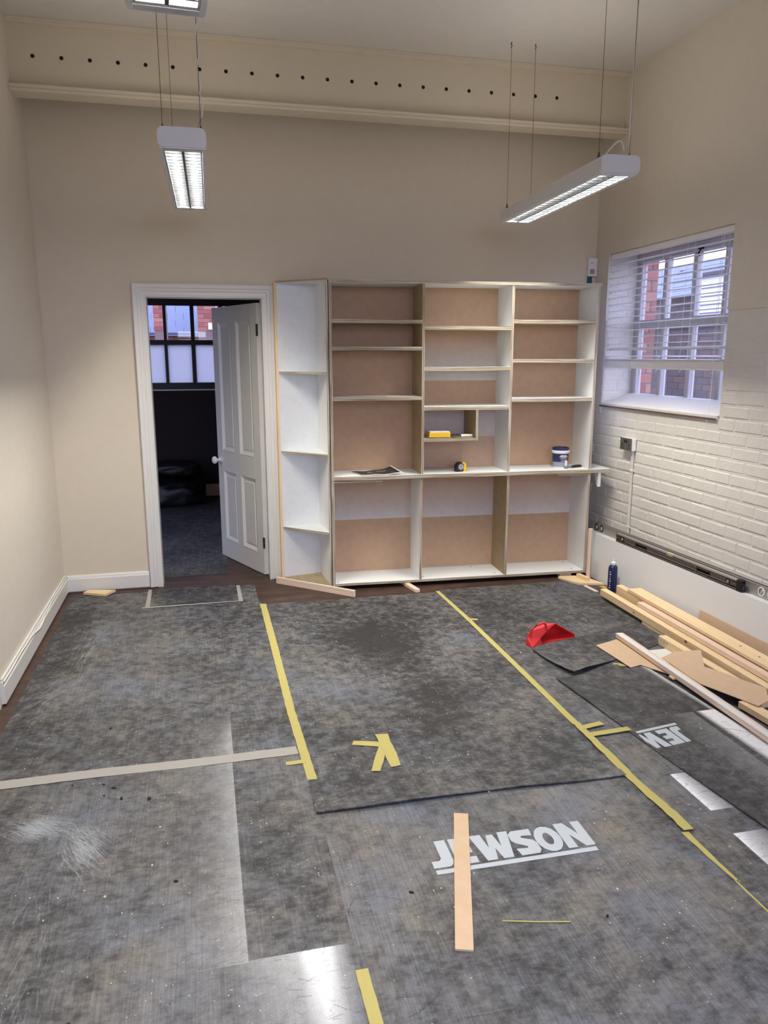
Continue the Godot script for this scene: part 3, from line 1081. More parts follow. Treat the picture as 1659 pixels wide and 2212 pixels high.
func outside() -> void:
	var gb := MB.new()
	gb.span(Vector3(-15, -0.7, -20), Vector3(20, -0.5, -3.9))
	gb.span(Vector3(W + 0.36, -0.7, -3.9), Vector3(20, -0.5, 9))
	struct("ground", gb, M.joint, "ground of the yard outside the windows")
	# red brick pier just outside the right-hand window
	var t := thing("brick_pier", "red brick pier close outside the right window, seen in its left panes", "pier", Vector3(4.275, 0, 0.186))
	var b := MB.new()
	b.span(Vector3(-0.055, -0.5, -0.17), Vector3(0.05, 2.45, 0.0))
	obj("core", b, M.joint, t)
	brick_face(t, Vector3(-0.055, 0.95, 0.0), Vector3(1, 0, 0), Vector3(0, 0, 1), 0.105, 1.45, M.brick_red, 0.1, 0.065)
	# dark brick yard wall
	t = thing("yard_wall", "dark brick yard wall filling the lower panes of the right window", "wall", Vector3(6.8, 0, -4.0))
	b = MB.new()
	b.span(Vector3(0.0, -0.5, -2.4), Vector3(0.22, 1.93, 3.0))
	obj("core", b, M.joint_dark, t)
	brick_face(t, Vector3(0.0, 0.55, -1.9), Vector3(0, 0, 1), Vector3(-1, 0, 0), 3.6, 1.40, M.brick_dark, 0.225, 0.07)
	b = MB.new()
	b.span(Vector3(-0.03, 1.93, -2.4), Vector3(0.25, 1.98, 3.0), 0.01)
	obj("coping", b, M.gutter, t)
	# brick house with a slate roof
	t = thing("slate_house", "slate-roofed dark brick house in the middle upper pane of the right window", "building", Vector3(7.8, 0, -4.3))
	b = MB.new()
	b.span(Vector3(0, -0.5, -3), Vector3(3, 2.46, 0.45))
	obj("wall", b, M.joint_dark, t)
	brick_face(t, Vector3(0.0, 1.98, -1.4), Vector3(0, 0, 1), Vector3(-1, 0, 0), 1.85, 0.48, M.brick_dark, 0.225, 0.07)
	b = MB.new()
	b.prism(pv([-0.08, 2.44, 3.0, 2.44, 1.3, 3.03, 0.9, 3.03]), Transform3D(), -3.0, 0.5)
	obj("roof", b, M.slate, t)
	var sl0 := MB.new()
	sl0.span(Vector3(-0.12, -0.006, -0.14), Vector3(0.12, 0.006, 0.14), 0.002)
	var slm0 := mesh_of([[sl0, M.slate]])
	for k in 7:
		for j in 7:
			var o := inst("slate", slm0, t)
			o.position = Vector3(0.0 + k * 0.135, 2.505 + k * 0.081, -1.35 + j * 0.285 + (0.14 if k % 2 else 0.0))
			o.rotation.z = 0.54 - 0.04
	# white rendered house to the right
	t = thing("white_house", "white rendered house with a dark roof edge in the right upper panes", "building", Vector3(7.4, 0, -3.72))
	b = MB.new()
	b.span(Vector3(0, -0.5, 0.0), Vector3(0.3, 2.60, 3.2))
	obj("wall", b, M.render, t)
	for k in 5:
		b = MB.new()
		b.span(Vector3(-0.012, 2.04 + k * 0.105, 0.0), Vector3(0.0, 2.052 + k * 0.105, 3.2))
		obj("ledge", b, M.slate, t)
	b = MB.new()
	b.span(Vector3(-0.05, 2.60, -0.03), Vector3(0.35, 2.66, 3.25), 0.01)
	obj("coping", b, M.gutter, t)
	# slate-roofed terrace seen from the room beyond
	t = thing("slate_terrace", "slate-roofed brick terrace seen through the window of the room beyond", "building", Vector3(0, 0, -9.5))
	b = MB.new()
	b.span(Vector3(-4, -0.5, -3), Vector3(5, 2.05, 0))
	obj("wall", b, M.joint, t)
	brick_face(t, Vector3(-0.6, 1.46, 0.0), Vector3(1, 0, 0), Vector3(0, 0, 1), 2.2, 0.53, M.brick_red, 0.215, 0.065)
	b = MB.new()
	b.prism(pv([0.12, 2.02, -2.6, 3.9, -2.8, 3.9, -2.8, 2.02]), Transform3D(Basis(Vector3(0, 0, 1), Vector3(0, 1, 0), Vector3(-1, 0, 0)), Vector3.ZERO), -5.0, 4.0)
	obj("roof", b, M.slate, t)
	var sl := MB.new()
	sl.span(Vector3(-0.145, -0.006, -0.13), Vector3(0.145, 0.006, 0.13), 0.002)
	var slm := mesh_of([[sl, M.slate]])
	for k in 10:
		for j in 9:
			var o := inst("slate", slm, t)
			o.position = Vector3(-0.9 + j * 0.295 + (0.147 if k % 2 else 0.0), 2.06 + k * 0.14, 0.07 - k * 0.2)
			o.rotation.x = 0.61 + 0.04
	b = MB.new()
	b.span(Vector3(-4, 1.97, 0.02), Vector3(5, 2.04, 0.16), 0.02)
	obj("gutter", b, M.gutter, t)
	# brick gable with a round opening, right, and a brick stack, left
	t = thing("brick_gable", "red brick gable with a pale window surround seen in the dark room's window", "gable", Vector3(1.28, 0, -8.9))
	b = MB.new()
	b.span(Vector3(-0.3, -0.5, -0.2), Vector3(0.62, 3.6, -0.02))
	obj("core", b, M.joint, t)
	brick_face(t, Vector3(-0.3, 2.05, -0.02), Vector3(1, 0, 0), Vector3(0, 0, 1), 0.92, 1.1, M.brick_red, 0.215, 0.065)
	b = MB.new()
	b.span(Vector3(-0.12, 2.08, 0.0), Vector3(0.3, 2.2, 0.02), 0.004)
	b.lathe([Vector2(0.06, 0.02), Vector2(0.085, 0.0)], Transform3D(Basis(Vector3(1, 0, 0), Vector3(0, 0, 1), Vector3(0, -1, 0)), Vector3(0.1, 2.5, 0.0)), 18)
	obj("stone_surround", b, M.render, t)
	t = thing("brick_stack", "narrow red brick stack seen at the left of the dark room's window", "chimney", Vector3(0.33, 0, -8.9))
	b = MB.new()
	b.span(Vector3(-0.1, -0.5, -0.2), Vector3(0.12, 3.6, -0.02))
	obj("core", b, M.joint, t)
	brick_face(t, Vector3(-0.11, 2.05, -0.02), Vector3(1, 0, 0), Vector3(0, 0, 1), 0.225, 1.1, M.brick_red, 0.215, 0.065)
	b = MB.new()
	b.tube([Vector3(-2, 2.36, -6.3), Vector3(0.5, 2.335, -6.3), Vector3(3, 2.34, -6.3)], 0.006, 5)
	tag(obj("overhead_cable", b, M.black), "thin black cable strung outside across the dark room's window", "cable")

# ---------------------------------------------------------------- floor mats
func floor_mat(called: String, label: String, m: Material, pos: Callable, nx: int, nz: int, th: float, bb: Array) -> MeshInstance3D:
	var b := MB.new()
	b.sheet(pos, nx, nz, th, bb)
	var o := obj(called, b, m)
	tag(o, label, "floor mat", "")
	return o

func ripple(x: float, z: float) -> float:
	return 0.0006 * sin(x * 9.0 + z * 3.0) + 0.0005 * sin(z * 7.0 - x * 4.0)

func letters(parent: Node3D, at: Callable, y: float, word: Array, cut := -1.0) -> void:
	var shapes := {
		"J": pv([0.48, 1, 1, 1, 1, 0.22, 0.93, 0.08, 0.78, 0, 0, 0, 0, 0.25, 0.36, 0.25, 0.48, 0.32]),
		"E": pv([0, 0, 1, 0, 1, 0.24, 0.48, 0.24, 0.48, 0.39, 0.92, 0.39, 0.92, 0.61, 0.48, 0.61, 0.48, 0.76, 1, 0.76, 1, 1, 0, 1]),
		"W": pv([0, 1, 0.29, 1, 0.35, 0.45, 0.43, 0.95, 0.6, 0.95, 0.67, 0.45, 0.74, 1, 1, 1, 0.83, 0, 0.58, 0, 0.5, 0.42, 0.42, 0, 0.17, 0]),
		"S": pv([0.10, 0, 0.86, 0, 1, 0.12, 1, 0.42, 0.88, 0.55, 0.46, 0.69, 0.52, 0.76, 0.97, 0.73, 1, 1, 0.2, 1, 0, 0.88, 0, 0.62, 0.12, 0.5, 0.55, 0.32, 0.5, 0.25, 0.02, 0.28]),
		"N": pv([0, 0, 0.34, 0, 0.34, 0.52, 0.66, 0, 1, 0, 1, 1, 0.66, 1, 0.66, 0.5, 0.36, 1, 0, 1]),
	}
	var halves := []
	for s: float in [1.0, -1.0]:
		var o := pv([])
		for k in 9:
			var a := PI * k / 8.0 - PI / 2
			o.append(Vector2(0.5 + s * 0.5 * cos(a), 0.5 + 0.5 * sin(a)))
		for k in 9:
			var a := PI / 2 - PI * k / 8.0
			o.append(Vector2(0.5 + s * 0.18 * cos(a), 0.5 + 0.24 * sin(a)))
		halves.append(o)
	for w: Array in word:
		var b := MB.new()
		if w[0] == "bar":
			var q := pv([])
			for p: Array in [[w[1], w[3]], [w[2], w[3]], [w[2], w[4]], [w[1], w[4]]]:
				q.append(at.call(p[0], p[1]))
			b.slab(q, y, y + 0.0005)
			obj("printed_bar", b, M.print, parent)
			continue
		for sh: PackedVector2Array in (halves if w[0] == "O" else [shapes[w[0]]]):
			var q := pv([])
			for p: Vector2 in sh:
				q.append(Vector2(w[1] + p.x * (w[2] - w[1]), w[3] + p.y * (w[4] - w[3])))
			if cut > 0.0:
				var got := Geometry2D.intersect_polygons(q, pv([-1, -1, cut, -1, cut, 1, -1, 1]))
				if got.is_empty():
					continue
				q = got[0]
			var z := pv([])
			for p in q:
				z.append(at.call(p.x, p.y))
			b.slab(z, y, y + 0.0005)
		obj("printed_letter", b, M.print, parent)

func floor_mats() -> void:
	# left roll, far length and near length
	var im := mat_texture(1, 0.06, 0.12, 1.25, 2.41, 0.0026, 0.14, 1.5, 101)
	smear(im, 0.06, 0.12, 0.0026, 0.30, 0.95, 0.06, 0.25, 1.75, 220, 1)
	smear(im, 0.06, 0.12, 0.0026, 0.22, 1.75, 0.05, 0.16, 2.1, 120, 2)
	smear(im, 0.06, 0.12, 0.0026, 0.72, 1.25, 0.09, 0.05, 0.2, 40, 3)
	smear(im, 0.06, 0.12, 0.0026, 0.66, 1.85, 0.1, 0.1, 0.8, 50, 4)
	var bb := [0.06, 0.12, 1.25, 2.41]
	floor_mat("floor_mat", "dark grey floor mat along the left skirting, from the doorway to the grey tape seam", mat_material(im),
		func(u: float, v: float) -> Vector3:
			var z := lerpf(0.12, 2.53, v)
			var x := lerpf(0.062 + 0.008 * v, 1.306, u)
			if v < 0.17 and u > 0.97:
				x -= 0.02
			return Vector3(x, 0.004 + ripple(x, z), z), 24, 40, 0.004, bb)
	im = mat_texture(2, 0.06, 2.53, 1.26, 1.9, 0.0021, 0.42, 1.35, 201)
	smear(im, 0.06, 2.53, 0.0021, 0.32, 2.83, 0.045, 0.03, 0.6, 420, 5)
	smear(im, 0.06, 2.53, 0.0021, 0.50, 2.97, 0.028, 0.06, 1.0, 420, 6)
	smear(im, 0.06, 2.53, 0.0021, 0.45, 3.5, 0.05, 0.3, 1.6, 160, 7)
	floor_mat("floor_mat", "dusty grey floor mat in the near left, with chalky smears and a pale oversprayed corner", mat_material(im),
		func(u: float, v: float) -> Vector3:
			var z := lerpf(2.53, 4.43, v)
			var x := lerpf(0.07, 1.326, u)
			return Vector3(x, 0.004 + ripple(x, z), z), 24, 32, 0.004, [0.06, 2.53, 1.26, 1.9])
	# patch laid in the doorway
	im = mat_texture(0, 0.57, 0.085, 0.6, 0.4, 0.003, -0.05, 1.3, 301)
	floor_mat("floor_mat", "small bluish grey mat offcut taped down in front of the doorway", mat_material(im),
		func(u: float, v: float) -> Vector3:
			var z := lerpf(0.088, 0.475, v)
			var x := lerpf(0.574, 1.158, u)
			return Vector3(x, 0.0066 + ripple(x, z), z), 8, 6, 0.002, [0.57, 0.085, 0.6, 0.4])
	# middle roll: near length first, the far one lapped over it with a lifted edge
	im = mat_texture(4, 1.31, 2.88, 1.22, 1.62, 0.002, 0.48, 1.3, 401)
	var b2 := floor_mat("floor_mat", "dusty grey middle floor mat in the foreground, printed with a full pale brand word", mat_material(im),
		func(u: float, v: float) -> Vector3:
			var z := lerpf(2.88, 4.5, v)
			var x := lerpf(1.320, 2.526, u)
			return Vector3(x, 0.0052 + ripple(x, z), z), 24, 32, 0.004, [1.31, 2.88, 1.22, 1.62])
	letters(b2, func(x: float, y: float) -> Vector2: return Vector2(x + (y - 3.387) * -0.02, y + (x - 1.9) * 0.012), 0.0060,
		[["J", 1.630, 1.702, 3.387, 3.253], ["E", 1.712, 1.782, 3.387, 3.253], ["W", 1.788, 1.925, 3.387, 3.253], ["S", 1.922, 2.004, 3.387, 3.258], ["O", 2.004, 2.094, 3.391, 3.256], ["N", 2.096, 2.192, 3.387, 3.253], ["bar", 1.632, 2.187, 3.397, 3.417]])
	im = mat_texture(3, 1.3, 0.58, 1.23, 2.48, 0.0025, 0.10, 1.55, 501)
	floor_mat("floor_mat", "darkest grey middle floor mat between the yellow tapes, its near edge lifting", mat_material(im),
		func(u: float, v: float) -> Vector3:
			var zn := 3.004 + 0.03 * u + 0.004 * sin(u * 9.0)
			var z := lerpf(0.585 + 0.02 * u, zn, v)
			var x := lerpf(1.308, 2.516, u)
			var lap := clampf((z - 2.80) / 0.08, 0.0, 1.0)
			var lift := pow(clampf((z - 2.86) / 0.17, 0.0, 1.0), 2.0) * (0.004 + 0.011 * exp(-pow((u - 0.27) / 0.22, 2.0)) + 0.005 * exp(-pow((u - 0.66) / 0.1, 2.0)))
			return Vector3(x, 0.004 + 0.0062 * lap + lift + ripple(x, z), z), 40, 60, 0.004, [1.3, 0.58, 1.23, 2.48])
	# right roll
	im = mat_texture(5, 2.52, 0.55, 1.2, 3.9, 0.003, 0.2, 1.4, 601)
	floor_mat("floor_mat", "long grey floor mat on the right, running under the timber pile", mat_material(im),
		func(u: float, v: float) -> Vector3:
			var z := lerpf(0.56, 4.45, v)
			var x := lerpf(2.524, 3.715, u)
			return Vector3(x, 0.004 + ripple(x, z), z), 24, 60, 0.004, [2.52, 0.55, 1.2, 3.9])
	# folded offcut beside the dustpan
	im = mat_texture(0, 2.6, 1.4, 1.0, 0.8, 0.003, 0.08, 1.4, 701)
	var dm := mat_material(im)
	var c00 := Vector3(2.70, 0, 1.745)
	var c10 := Vector3(3.53, 0, 1.47)
	var c11 := Vector3(3.45, 0, 1.83)
	var c01 := Vector3(2.765, 0, 2.12)
	floor_mat("floor_mat", "folded dark mat offcut lying beside the red dustpan", dm,
		func(u: float, v: float) -> Vector3:
			var p := c00.lerp(c10, u).lerp(c01.lerp(c11, u), v)
			p.x -= 0.045 * (1.0 - u) * sin(v * PI) * 0.3
			var y := 0.0085 + 0.012 * pow(1.0 - u, 3.0) * (0.55 + 0.45 * v)
			y += 0.014 * pow(v, 3.0) * exp(-pow((u - 0.12) / 0.22, 2.0))
			return Vector3(p.x, y, p.z), 24, 14, 0.0042, [2.6, 1.4, 1.0, 0.8])
	# printed piece on the right
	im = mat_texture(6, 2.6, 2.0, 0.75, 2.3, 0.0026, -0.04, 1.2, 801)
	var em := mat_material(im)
	var e := floor_mat("floor_mat", "cleaner dark mat on the right, printed with the upside-down start of a brand word", em,
		func(u: float, v: float) -> Vector3:
			var z := lerpf(2.10, 4.2, v)
			var xl := 2.66 + 0.098 * (z - 2.14) + 0.018 * pow(maxf(0.0, z - 2.5), 2.0)
			var xr := 3.185 + 0.06 * (z - 2.1)
			z += 0.042 * (1.0 - u) * clampf(1.0 - v * 6.0, 0.0, 1.0)
			var y := 0.0086 + 0.006 * exp(-u * 14.0) * (0.6 + 0.4 * sin(z * 6.0)) + 0.003 * exp(-v * 40.0)
			return Vector3(lerpf(xl, xr, u), y, z), 30, 50, 0.004, [2.6, 2.0, 0.75, 2.3])
	letters(e, func(x: float, y: float) -> Vector2: return Vector2(2.957 - x + y * 0.05, 2.708 + 0.148 * x + y * 0.97), 0.0092,
		[["J", 0.012, 0.062, 0.016, 0.148], ["E", 0.068, 0.132, 0.016, 0.148], ["W", 0.138, 0.262, 0.016, 0.148], ["bar", 0.0, 0.226, -0.012, 0.006]], 0.226)

	im = mat_texture(0, -0.5, -3.5, 1.64, 3.3, 0.006, 0.05, 1.3, 901)
	floor_mat("floor_mat", "dark floor mat in the unlit room beyond the door", mat_material(im),
		func(u: float, v: float) -> Vector3:
			var z := lerpf(-3.5, -0.22, v)
			var x := lerpf(-0.5, 1.12, u)
			return Vector3(x, 0.004 + ripple(x, z), z), 12, 20, 0.004, [-0.5, -3.5, 1.64, 3.3])

# ---------------------------------------------------------------- tapes
func tape(label: String, pts: Array, w0: float, w1: float, m: Material, y := 0.0056, wob := 0.003, called := "tape_strip", lift := []) -> void:
	# a strip of tape along (x, z) points; torn ends, slightly wandering edges
	var b := MB.new()
	var P := []
	var total := 0.0
	for i in pts.size() - 1:
		total += (pts[i + 1] - pts[i]).length()
	var nn := maxi(4, int(total / 0.03))
	for k in nn + 1:
		var s := total * k / nn
		var i := 0
		while i < pts.size() - 2 and s > (pts[i + 1] - pts[i]).length():
			s -= (pts[i + 1] - pts[i]).length()
			i += 1
		var d: Vector2 = (pts[i + 1] - pts[i]).normalized()
		var p: Vector2 = pts[i] + d * s
		var side := Vector2(-d.y, d.x)
		var w := lerpf(w0, w1, float(k) / nn) * 0.5
		var a := p + side * (w + rng.randf_range(-wob, wob) * 0.4)
		var c := p - side * (w + rng.randf_range(-wob, wob) * 0.4)
		if k == 0 or k == nn:
			var e := d * (-1.0 if k == 0 else 1.0)
			a += e * rng.randf_range(0, wob * 2.0)
			c += e * rng.randf_range(0, wob * 2.0)
		var yy := y
		if lift.size() > 0:
			for q: Array in lift:
				yy += q[1] * exp(-pow((p.y - q[0]) / q[2], 2.0))
		P.append([a, c, p, yy, total * k / nn])
	for k in nn:
		var A: Array = P[k]
		var B: Array = P[k + 1]
		var t := 0.0007
		var a0 := Vector3(A[0].x, A[3], A[0].y)
		var c0 := Vector3(A[1].x, A[3], A[1].y)
		var a1 := Vector3(B[0].x, B[3], B[0].y)
		var c1 := Vector3(B[1].x, B[3], B[1].y)
		b.quad(a0, c0, c1, a1, Vector3.UP, Vector2(A[4], 0), Vector2(A[4], w0), Vector2(B[4], w0), Vector2(B[4], 0))
		var dn := Vector3(0, -t, 0)
		b.quad(a0 + dn, c0 + dn, c1 + dn, a1 + dn, Vector3.DOWN)
		b.quad(a0, a1, a1 + dn, a0 + dn, Vector3(-1, 0, 0))
		b.quad(c0, c1, c1 + dn, c0 + dn, Vector3(1, 0, 0))
	tag(obj(called, b, m), label, "tape")

func V(x: float, z: float) -> Vector2:
	return Vector2(x, z)

func tapes() -> void:
	var y: Material = M.tape
	tape("long yellow masking tape between the left and middle floor mats", [V(1.31, 0.585), V(1.312, 1.3), V(1.312, 2.2), V(1.326, 2.77)], 0.04, 0.037, y, 0.0062)
	tape("short yellow tape stub sticking out left near the end of the left long tape", [V(1.243, 2.632), V(1.318, 2.632)], 0.028, 0.028, y, 0.0070)
	tape("long yellow masking tape between the middle and right floor mats", [V(2.512, 0.59), V(2.528, 1.2), V(2.530, 1.9), V(2.530, 2.6)], 0.026, 0.034, y, 0.0064, 0.002)
	tape("crinkled yellow tape carrying on towards the viewer along the right seam", [V(2.530, 2.6), V(2.527, 3.03), V(2.536, 3.40)], 0.032, 0.04, y, 0.0118, 0.006, "tape_strip", [[3.33, 0.006, 0.09], [2.9, 0.003, 0.06]])
	tape("narrow folded yellow tape, last piece of the right seam", [V(2.52, 3.41), V(2.523, 3.56), V(2.528, 3.65)], 0.026, 0.012, y, 0.0085, 0.004)
	tape("thin yellow thread of tape at the lower right of the seam", [V(2.526, 3.655), V(2.53, 3.9), V(2.532, 4.3)], 0.007, 0.006, y, 0.0062, 0.001)
	tape("short yellow tape stub at the far end of the right long tape", [V(2.53, 1.186), V(2.577, 1.205)], 0.026, 0.026, y, 0.0075)
	tape("upper of the two yellow tape stubs pointing from the right seam towards the printed mat", [V(2.53, 2.645), V(2.639, 2.626)], 0.032, 0.032, y, 0.0128)
	tape("lower and longer of the two yellow tape stubs touching the printed mat", [V(2.54, 2.71), V(2.725, 2.70)], 0.034, 0.034, y, 0.0124)
	tape("yellow tape at the bottom edge of the picture beside the near left mat", [V(1.322, 3.731), V(1.324, 3.95), V(1.326, 4.3)], 0.034, 0.032, y, 0.0064)
	tape("narrow arm of the yellow tape cross, pointing left", [V(1.535, 2.53), V(1.665, 2.578)], 0.034, 0.04, y, 0.0062, 0.004)
	tape("left leg of the yellow tape cross on the middle mat", [V(1.655, 2.575), V(1.579, 2.768)], 0.037, 0.037, y, 0.0070, 0.005)
	tape("wide right leg of the yellow tape cross on the middle mat", [V(1.666, 2.492), V(1.663, 2.752)], 0.052, 0.046, y, 0.0078, 0.008)
	tape("wide grey tape across the left mats at their seam", [V(0.07, 2.535), V(0.5, 2.528), V(0.9, 2.538), V(1.294, 2.534)], 0.062, 0.066, M.grey_tape, 0.0058, 0.003)
	tape("grey tape at the left end of the doorway offcut", [V(0.566, 0.09), V(0.572, 0.47)], 0.022, 0.03, M.grey_tape, 0.0074, 0.003)
	tape("grey tape along the near edge of the doorway offcut", [V(0.54, 0.487), V(1.18, 0.487)], 0.024, 0.012, M.grey_tape, 0.0082, 0.003)
	tape("grey tape at the right end of the doorway offcut", [V(1.168, 0.13), V(1.172, 0.50)], 0.024, 0.03, M.grey_tape, 0.0088, 0.003)

# ---------------------------------------------------------------- lamps
func pendant(label: String, cx: float, z0: float, z1: float, y: float, skew: float, cable: int) -> void:
	var L := z1 - z0
	var t := thing("pendant_light", label, "lamp", Vector3(cx, y, (z0 + z1) * 0.5), -skew)
	var hw := 0.098
	var hh := 0.082
	var wall := 0.012
	# housing: an upturned trough with rounded shoulders
	var outer := pv([-hw + 0.006, 0, -hw, 0.012, -hw, hh - 0.02, -hw + 0.006, hh - 0.006, -hw + 0.02, hh, hw - 0.02, hh, hw - 0.006, hh - 0.006, hw, hh - 0.02, hw, 0.012, hw - 0.006, 0, hw - 0.018, 0, hw - 0.018, hh - 0.012, -hw + 0.018, hh - 0.012, -hw + 0.018, 0])
	var b := MB.new()
	b.prism(outer, Transform3D(), -L / 2 + 0.012, L / 2 - 0.012)
	obj("housing", b, M.lamp, t)
	var cap := pv([-hw + 0.010, 0.004, -hw, 0.016, -hw, hh - 0.02, -hw + 0.008, hh - 0.007, -hw + 0.02, hh - 0.001, hw - 0.02, hh - 0.001, hw - 0.008, hh - 0.007, hw, hh - 0.02, hw, 0.016, hw - 0.010, 0.004])
	for s: float in [-1.0, 1.0]:
		b = MB.new()
		b.prism(cap, Transform3D(Basis(), Vector3(0, 0, s * (L / 2 - 0.006))), -0.006, 0.006)
		obj("end_cap", b, M.lamp, t)
	# louvre: bright frame, spine and cross blades
	b = MB.new()
	var iw := hw - 0.018
	for s: float in [-1.0, 1.0]:
		b.span(Vector3(s * (iw - 0.004) - 0.003, 0.001, -L / 2 + 0.05), Vector3(s * (iw - 0.004) + 0.003, 0.03, L / 2 - 0.05))
		b.span(Vector3(-iw, 0.001, s * (L / 2 - 0.055) - 0.008), Vector3(iw, 0.03, s * (L / 2 - 0.055) + 0.008))
		b.span(Vector3(-iw, 0.001, s * (L / 2 - 0.028) - 0.014), Vector3(iw, 0.006, s * (L / 2 - 0.028) + 0.014))
	var fr := obj("louvre_frame", b, M.louvre_frame, t)
	b = MB.new()
	b.prism(pv([-0.005, 0.0005, 0.005, 0.0005, 0.011, 0.03, -0.011, 0.03]), Transform3D(), -L / 2 + 0.06, L / 2 - 0.06)
	obj("louvre_spine", b, M.louvre, fr)
	b = MB.new()
	b.prism(pv([-0.0042, 0.001, 0.0042, 0.001, 0.0042, 0.0022, 0.0012, 0.004, 0.003, 0.03, -0.003, 0.03, -0.0012, 0.004, -0.0042, 0.0022]), Transform3D(Basis(Vector3(0, 0, 1), Vector3(0, 1, 0), Vector3(-1, 0, 0)), Vector3.ZERO), -iw + 0.006, iw - 0.006)
	var bm := mesh_of([[b, M.louvre]])
	var cnt := 22
	for k in cnt:
		var o := inst("louvre_blade", bm, fr)
		o.position.z = lerpf(-L / 2 + 0.10, L / 2 - 0.10, float(k) / (cnt - 1))
	# two tubes, each with a light of its own size just under its glowing face
	for s: float in [-1.0, 1.0]:
		b = MB.new()
		b.tube([Vector3(s * 0.04, 0.054, -L / 2 + 0.06), Vector3(s * 0.04, 0.054, L / 2 - 0.06)], 0.008, 10)
		obj("tube", b, M.tube, t)
		var al := AreaLight3D.new()
		al.name = "tube_light"
		al.area_size = Vector2(0.016, L - 0.14)
		al.light_energy = M.lamp_energy
		al.light_color = Color(1.0, 0.98, 0.93)
		al.rotation.x = -PI / 2
		al.position = Vector3(s * 0.04, 0.0445, 0)
		al.area_range = 12.0
		al.shadow_enabled = true
		t.add_child(al, true)
	# added glow strip and upward fill light, to brighten the upper room
	b = MB.new()
	b.span(Vector3(-0.02, hh - 0.0005, -L / 2 + 0.25), Vector3(0.02, hh + 0.0012, L / 2 - 0.25))
	obj("added_glow_strip", b, M.added_uplight, t)
	var up := AreaLight3D.new()
	up.name = "added_uplight"
	up.area_size = Vector2(0.04, L - 0.5)
	up.light_energy = M.added_uplight_energy
	up.light_color = Color(1.0, 0.97, 0.93)
	up.rotation.x = PI / 2
	up.position = Vector3(0, hh + 0.003, 0)
	up.area_range = 12.0
	up.shadow_enabled = true
	t.add_child(up, true)
	# suspension
	for sz: float in [-1.0, 1.0]:
		for sx: float in [-1.0, 1.0]:
			var p := Vector3(sx * 0.078, hh - 0.004, sz * (L / 2 - 0.075))
			b = MB.new()
			b.lathe([Vector2(0.0, 0.03), Vector2(0.003, 0.03), Vector2(0.0045, 0.02), Vector2(0.008, 0.010), Vector2(0.008, 0.0)], Transform3D(Basis(), p), 10)
			obj("wire_grip", b, M.wire, t)
			b = MB.new()
			b.tube([p + Vector3(0, 0.02, 0), Vector3(p.x, CEIL - y, p.z)], 0.0013, 5)
			obj("suspension_wire", b, M.wire, t)
			b = MB.new()
			b.tube([Vector3(p.x - 0.004, CEIL - y - 0.03, p.z), Vector3(p.x + 0.003, CEIL - y - 0.02, p.z), Vector3(p.x - 0.003, CEIL - y - 0.01, p.z), Vector3(p.x, CEIL - y, p.z)], 0.003, 5)
			obj("ceiling_hook", b, M.wire, t)
	b = MB.new()
	if cable == 0:
		var pts := []
		var e := Vector3(0.052, hh - 0.002, L / 2 - 0.11)
		pts = [e, e + Vector3(0.012, 0.02, 0.02), Vector3(0.085, hh + 0.07, L / 2 - 0.085), Vector3(0.092, hh + 0.12, L / 2 - 0.08)]
		for k in 22:
			var yy := hh + 0.15 + k * 0.035
			pts.append(Vector3(0.080 + 0.008 * sin(k * 1.7), yy, L / 2 - 0.075 + 0.008 * cos(k * 1.7)))
		b.tube(pts, 0.0035, 6)
	else:
		var pts := []
		for k in 13:
			var f := k / 12.0
			pts.append(Vector3(-0.052 + 0.115 * f, hh - 0.002 + 0.075 * sin(f * PI * 0.82) , L / 2 - 0.10 + 0.05 * sin(f * PI)))
		pts.append_array([Vector3(0.076, hh + 0.06, L / 2 - 0.078), Vector3(0.079, hh + 0.3, L / 2 - 0.077), Vector3(0.080, CEIL - y, L / 2 - 0.077)])
		b.tube(pts, 0.0032, 6)
	obj("flex", b, M.cord, t)

func lamps() -> void:
	var tm := mat(Color8(250, 250, 255), 0.5)
	tm.emission_enabled = true
	tm.emission = Color(0.97, 0.985, 1.0)
	tm.emission_energy_multiplier = 2.2
	M.tube = tm
	var um := mat(Color8(250, 250, 250), 0.5)  # glow of the strips added on the pendant tops
	um.emission_enabled = true
	um.emission = Color(1.0, 0.98, 0.95)
	um.emission_energy_multiplier = 0.8
	M.added_uplight = um
	M.lamp_energy = 3.6
	M.added_uplight_energy = 0.3
	pendant("white pendant strip light hanging on the left, in front of the door", 0.962, 0.57, 1.962, 2.45, 0.014, 0)
	pendant("white pendant strip light hanging on the right, near the blind", 2.982, 0.55, 1.972, 2.45, 0.045, 1)
	pendant("nearest pendant strip light, only its underside showing at the top edge of the picture", 0.975, 3.235, 4.63, 2.45, -0.05, 0)

# ---------------------------------------------------------------- bookcase
func board(called: String, parent: Node3D, lo: Vector3, hi: Vector3, face: Material, edge: Material, under: Material = null) -> MeshInstance3D:
	# a board whose front edge (+z) is raw
	var a := MB.new()
	a.span(lo, hi, 0.0, 16 | (8 if under else 0))
	var b := MB.new()
	b.off = Vector2(rng.randf() * 2.0, rng.randf() * 2.0)
	b.span(Vector3(lo.x, lo.y, hi.z - 0.001), hi, 0.0, 32 | 1 | 2 | 4 | 8)
	# long front edges rounded by a tiny chamfer strip would be below a pixel here
	var list := [[a, face], [b, edge]]
	if under:
		var c := MB.new()
		c.span(lo, hi, 0.0, 1 | 2 | 4 | 16 | 32)
		list.append([c, under])
	return inst(called, mesh_of(list), parent)

